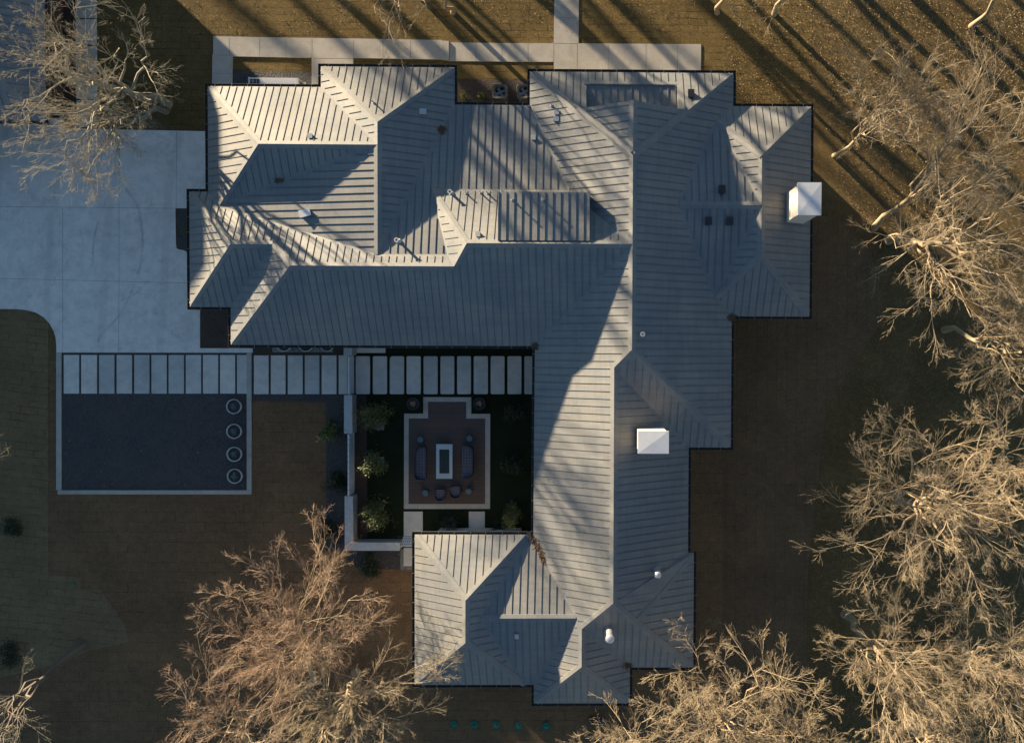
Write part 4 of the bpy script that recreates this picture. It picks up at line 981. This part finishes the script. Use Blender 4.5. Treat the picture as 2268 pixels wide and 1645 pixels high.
VIS=[
 ((1765,1650),(1745,1630),4.6,8.2,2.8,'low bare crown closing the bottom edge between the house corner and the right hand woods',34,dict(r0=.22,limbs=10)),
 # base, crown centre, rx, hc, rz, label, seed, kwargs
 ((372,232),(150,165),7.0,9.5,3.0,'big bare tree leaning over the detached garage and driveway at the top left',11,dict(r0=.34,limbs=14,dens=.82,mk='bark_m')),
 ((368,247),(200,290),4.4,7.0,2.2,'bare tree behind the big one, spreading over the top edge of the driveway',12,dict(r0=.24,limbs=10,dens=.75,mk='bark_m')),
 ((905,-35),(885,20),3.2,7.5,2,'bare tree whose twigs hang over the walk at the top centre',13,dict(r0=.2,limbs=6,dens=.6)),
 ((1003,28),(978,-90),3.0,8.5,3,'bare tree just right of the top centre twigs',14,dict(r0=.2,limbs=5,dens=.5)),
 ((1589,28),(1640,-110),3,9,3,'slim pale trunk at the top, right of the north walk',15,dict(r0=.2,limbs=7,dens=.8)),
 ((1715,32),(1790,-120),3,9,3,'slim pale trunk at the top, between the walk and the woods',16,dict(r0=.2,limbs=7,dens=.8)),
 ((2151,59),(2330,-120),4,10,3,'orange lit leaning trunk in the top right corner',17,dict(r0=.22,limbs=7,dens=.9)),
 ((1848,345),(1985,215),3.9,8.2,3.2,'bare tree leaning up and right beside the upper right roof corner',18,dict(r0=.2,limbs=10,fork=.3)),
 ((1937,505),(2165,250),5.6,10,3.5,'tall bare tree with a curved pale trunk right of the tall white chimney',19,dict(r0=.27,limbs=12)),
 ((1967,531),(2160,560),6.8,10.5,3.5,'broad bare tree with the thickest pale trunk, reaching to the right edge',20,dict(r0=.36,limbs=14)),
 ((2091,731),(2260,780),4.8,9,3,'bare tree at the right edge with a level pale trunk',21,dict(r0=.26,limbs=10)),
 ((1985,1095),(2075,1130),7.8,10,3.4,'wide spreading bare tree in the middle of the right edge',22,dict(r0=.42,limbs=17,dens=1.05)),
 ((2160,1010),(2290,1060),5.6,10,3.4,'bare tree crowding the right edge behind the widest crown',23,dict(r0=.3,limbs=11)),
 ((1870,1360),(1985,1490),5.6,9.5,3.2,'bare tree in the lower right, beside the dark strip of lawn',24,dict(r0=.3,limbs=13)),
 ((2120,1420),(2210,1500),6.2,10,3.4,'dense bare tree in the bottom right corner',25,dict(r0=.34,limbs=13)),
 ((2020,1590),(2080,1680),5,9,3,'bare tree cut by the bottom edge near the right corner',26,dict(r0=.3,limbs=10)),
 ((1620,1600),(1590,1560),5.6,8.5,3.2,'bare tree rising beside the bottom right corner of the house',27,dict(r0=.3,limbs=13,minz=1.5)),
 ((1400,1690),(1370,1650),3.6,8,2.6,'low bare crown at the bottom edge, below the bottom wing',28,dict(r0=.22,limbs=8)),
 ((703,1508),(665,1370),6.6,7.0,3.2,'reddish bare tree with a crooked dark trunk, lower left of the courtyard',29,dict(mk2='bark_r',r0=.26,limbs=15,dens=1.1)),
 ((787,1490),(780,1600),6.0,8.5,3.0,'yellow mossy bare tree beside the bottom left wing',30,dict(r0=.36,limbs=13)),
 ((560,1640),(520,1570),5.0,7,2.6,'reddish bare crown cut by the bottom edge at the lower left',31,dict(mk2='bark_r',r0=.24,limbs=10)),
 ((180,1424),(-30,1610),4.2,8.5,2.6,'dark leaning trunk at the lower left, its crown at the corner',32,dict(mk='bark_d',mk2='bark_m',r0=.32,limbs=8,dens=.75)),
 ((-75,1030),(-85,1000),3.3,7.5,2.2,'bare twigs poking in at the middle of the left edge',33,dict(r0=.2,limbs=7,dens=.7)),
]
TREES=[]
for (ba,cr,rx,hc,rz,lb,sd,kw) in VIS:
    if sd>=18: kw['dens']=kw.get('dens',1.0)*(.80 if sd<21 else .92)
    TREES.append(tree(ba,cr,rx,hc,rz,lb,sd,**kw))
# woods beyond the upper and left edges: they throw the long stripes
def off_tree(src,u,v,rz,s,label):
    c=copy_tree(src); p=at(u,v,0); c.location=(p.x,p.y,0); c.rotation_euler=(0,0,rz); c.scale=(s,s,s); c['label']=label; c['group']='bare trees beyond the picture'; return c
rr=random.Random(9)
SPARSE=[tree((853,-380),(853,-400),4.2,9.5,3.2,'low crowned bare tree standing just beyond the top edge',70,r0=.42,limbs=8,dens=.6,twr=.0055,group='bare trees beyond the picture'),
 tree((943,-420),(950,-440),4.5,17,4,'tall bare tree standing just beyond the top edge',71,r0=.40,limbs=9,dens=.55,fork=.6,twr=.0055,group='bare trees beyond the picture')]
LOW=(1640,1800,2110,780,690,560,330,2250,640)
def stripe(x0,t): return x0-1.07*t,-t
for i,(x0,t,s) in enumerate(((1174,330,.95),(1530,250,.9),(1918,240,.9),(1957,420,.9),(2056,300,1.1),(2110,480,1),(1640,560,1.0),(1800,700,1.1),(1000,420,.9),(880,620,1.1),(770,350,.9),(690,900,1.2),(1330,820,1.1),(1440,1000,1.2),(1090,1000,1.1),(560,1100,1.3),(330,1250,1.2),(1260,1350,1.3),(820,480,.9),(950,800,1.0),(1050,560,.8),(1400,640,.9),(640,700,1.1),(1720,420,.8),(2250,500,1.0),(1210,1150,1.2))):
    u,v=stripe(x0,t); off_tree(SPARSE[0 if x0 in LOW else 1],u,v,rr.uniform(0,6.28),s,'bare tree in the woods beyond the top edge')
# added evergreen screen, unseen beyond the left edge, to keep the left lawn in shade
def evergreen(u,v,h,r,seed,src=None):
    p=at(u,v,0)
    if src: c=copy_tree(src); c.location=(p.x,p.y,0); c.rotation_euler=(0,0,seed); return c
    t=thing('shade_evergreen','unseen dense evergreen added beyond the left edge for its shade','tree',(p.x,p.y,0),0,'added shade evergreens beyond the left edge')
    g=np.random.default_rng(seed); n=7000; z=g.uniform(.03,1,n)**.9*h; rad=r*(1-(z/h)**1.6*.75)*np.sqrt(g.uniform(.25,1,n)); a=g.uniform(0,6.28,n)
    c=np.stack([np.cos(a)*rad,np.sin(a)*rad,z],1); d=g.normal(size=(n,3)); d/=np.linalg.norm(d,axis=1)[:,None]; e=np.cross(d,g.normal(size=(n,3))); e/=np.linalg.norm(e,axis=1)[:,None]; s=.24
    P=np.stack([c-d*s,c+e*s*.6,c+d*s,c-e*s*.6],1).reshape(-1,3); link('crown',mesh_np('crown',P,np.arange(4*n).reshape(n,4),M['leaf_d']),t)
    b=MB(); b.lathe([(.22,-.1),(.16,h*.5),(.05,h*.95)],(0,0,0),8); b.build('trunk',M['bark_d'],t); return t
ev=None
for i in range(26):
    v=-330+i*72; u=-640+rr.uniform(-25,25)
    o=evergreen(u,v,8.5,2.1,40+i,ev); ev=ev or o
# small dark shrubs at the left edge
for i,(u,v,r) in enumerate(((18,1170,.7),(15,1450,.95))):
    shrub(u,v,r,1.0,['dark rounded shrub at the left edge, upper one','dark rounded shrub at the left edge, by the leaning trunk'][i],'leaf_d',60+i,n=1600,leaf=.06)

# fallen leaves and straw lying over the grass and under the trees
def litter(name,label_regions,seed,n,size):
    g=np.random.default_rng(seed); Vs=[]
    for (u0,v0,u1,v1,w) in label_regions:
        k=int(n*w); uu=g.uniform(u0,u1,k); vv=g.uniform(v0,v1,k)
        d=np.stack([(uu-CAM[3])/F,(vv-CAM[4])/F,np.ones(k)],1)@R; t=(.02-HCAM)/d[:,2]; c=np.stack([d[:,0]*t,d[:,1]*t,np.full(k,.02)+g.uniform(0,.05,k)],1)
        a=g.uniform(0,6.28,k); s=size*g.uniform(.5,1.3,(k,1)); til=g.normal(scale=.5,size=k)
        e=np.stack([np.cos(a),np.sin(a),til],1); f=np.stack([-np.sin(a),np.cos(a),g.normal(scale=.5,size=k)],1)
        Vs.append(np.stack([c-e*s,c+f*s*.5,c+e*s,c-f*s*.5],1).reshape(-1,3))
    P=np.concatenate(Vs); m=len(P)//4
    o=link(name,mesh_np(name,P,np.arange(4*m).reshape(m,4),M[seed and 'straw' or 'deadleaf'])); o['kind']='stuff'; return o
M['straw']=simple('straw_leaf',(.22,.16,.08),.9,0,.5,9)
litter('fallen_leaves',[(1830,0,2268,300,.5),(1600,0,1830,230,.12),(1850,300,2268,900,.5),(300,0,1600,80,.10),(1800,1200,2268,1645,.3),(560,890,720,1200,.03),(130,1100,900,1645,.12),(1560,720,1850,1645,.08)],4,16000,.034)
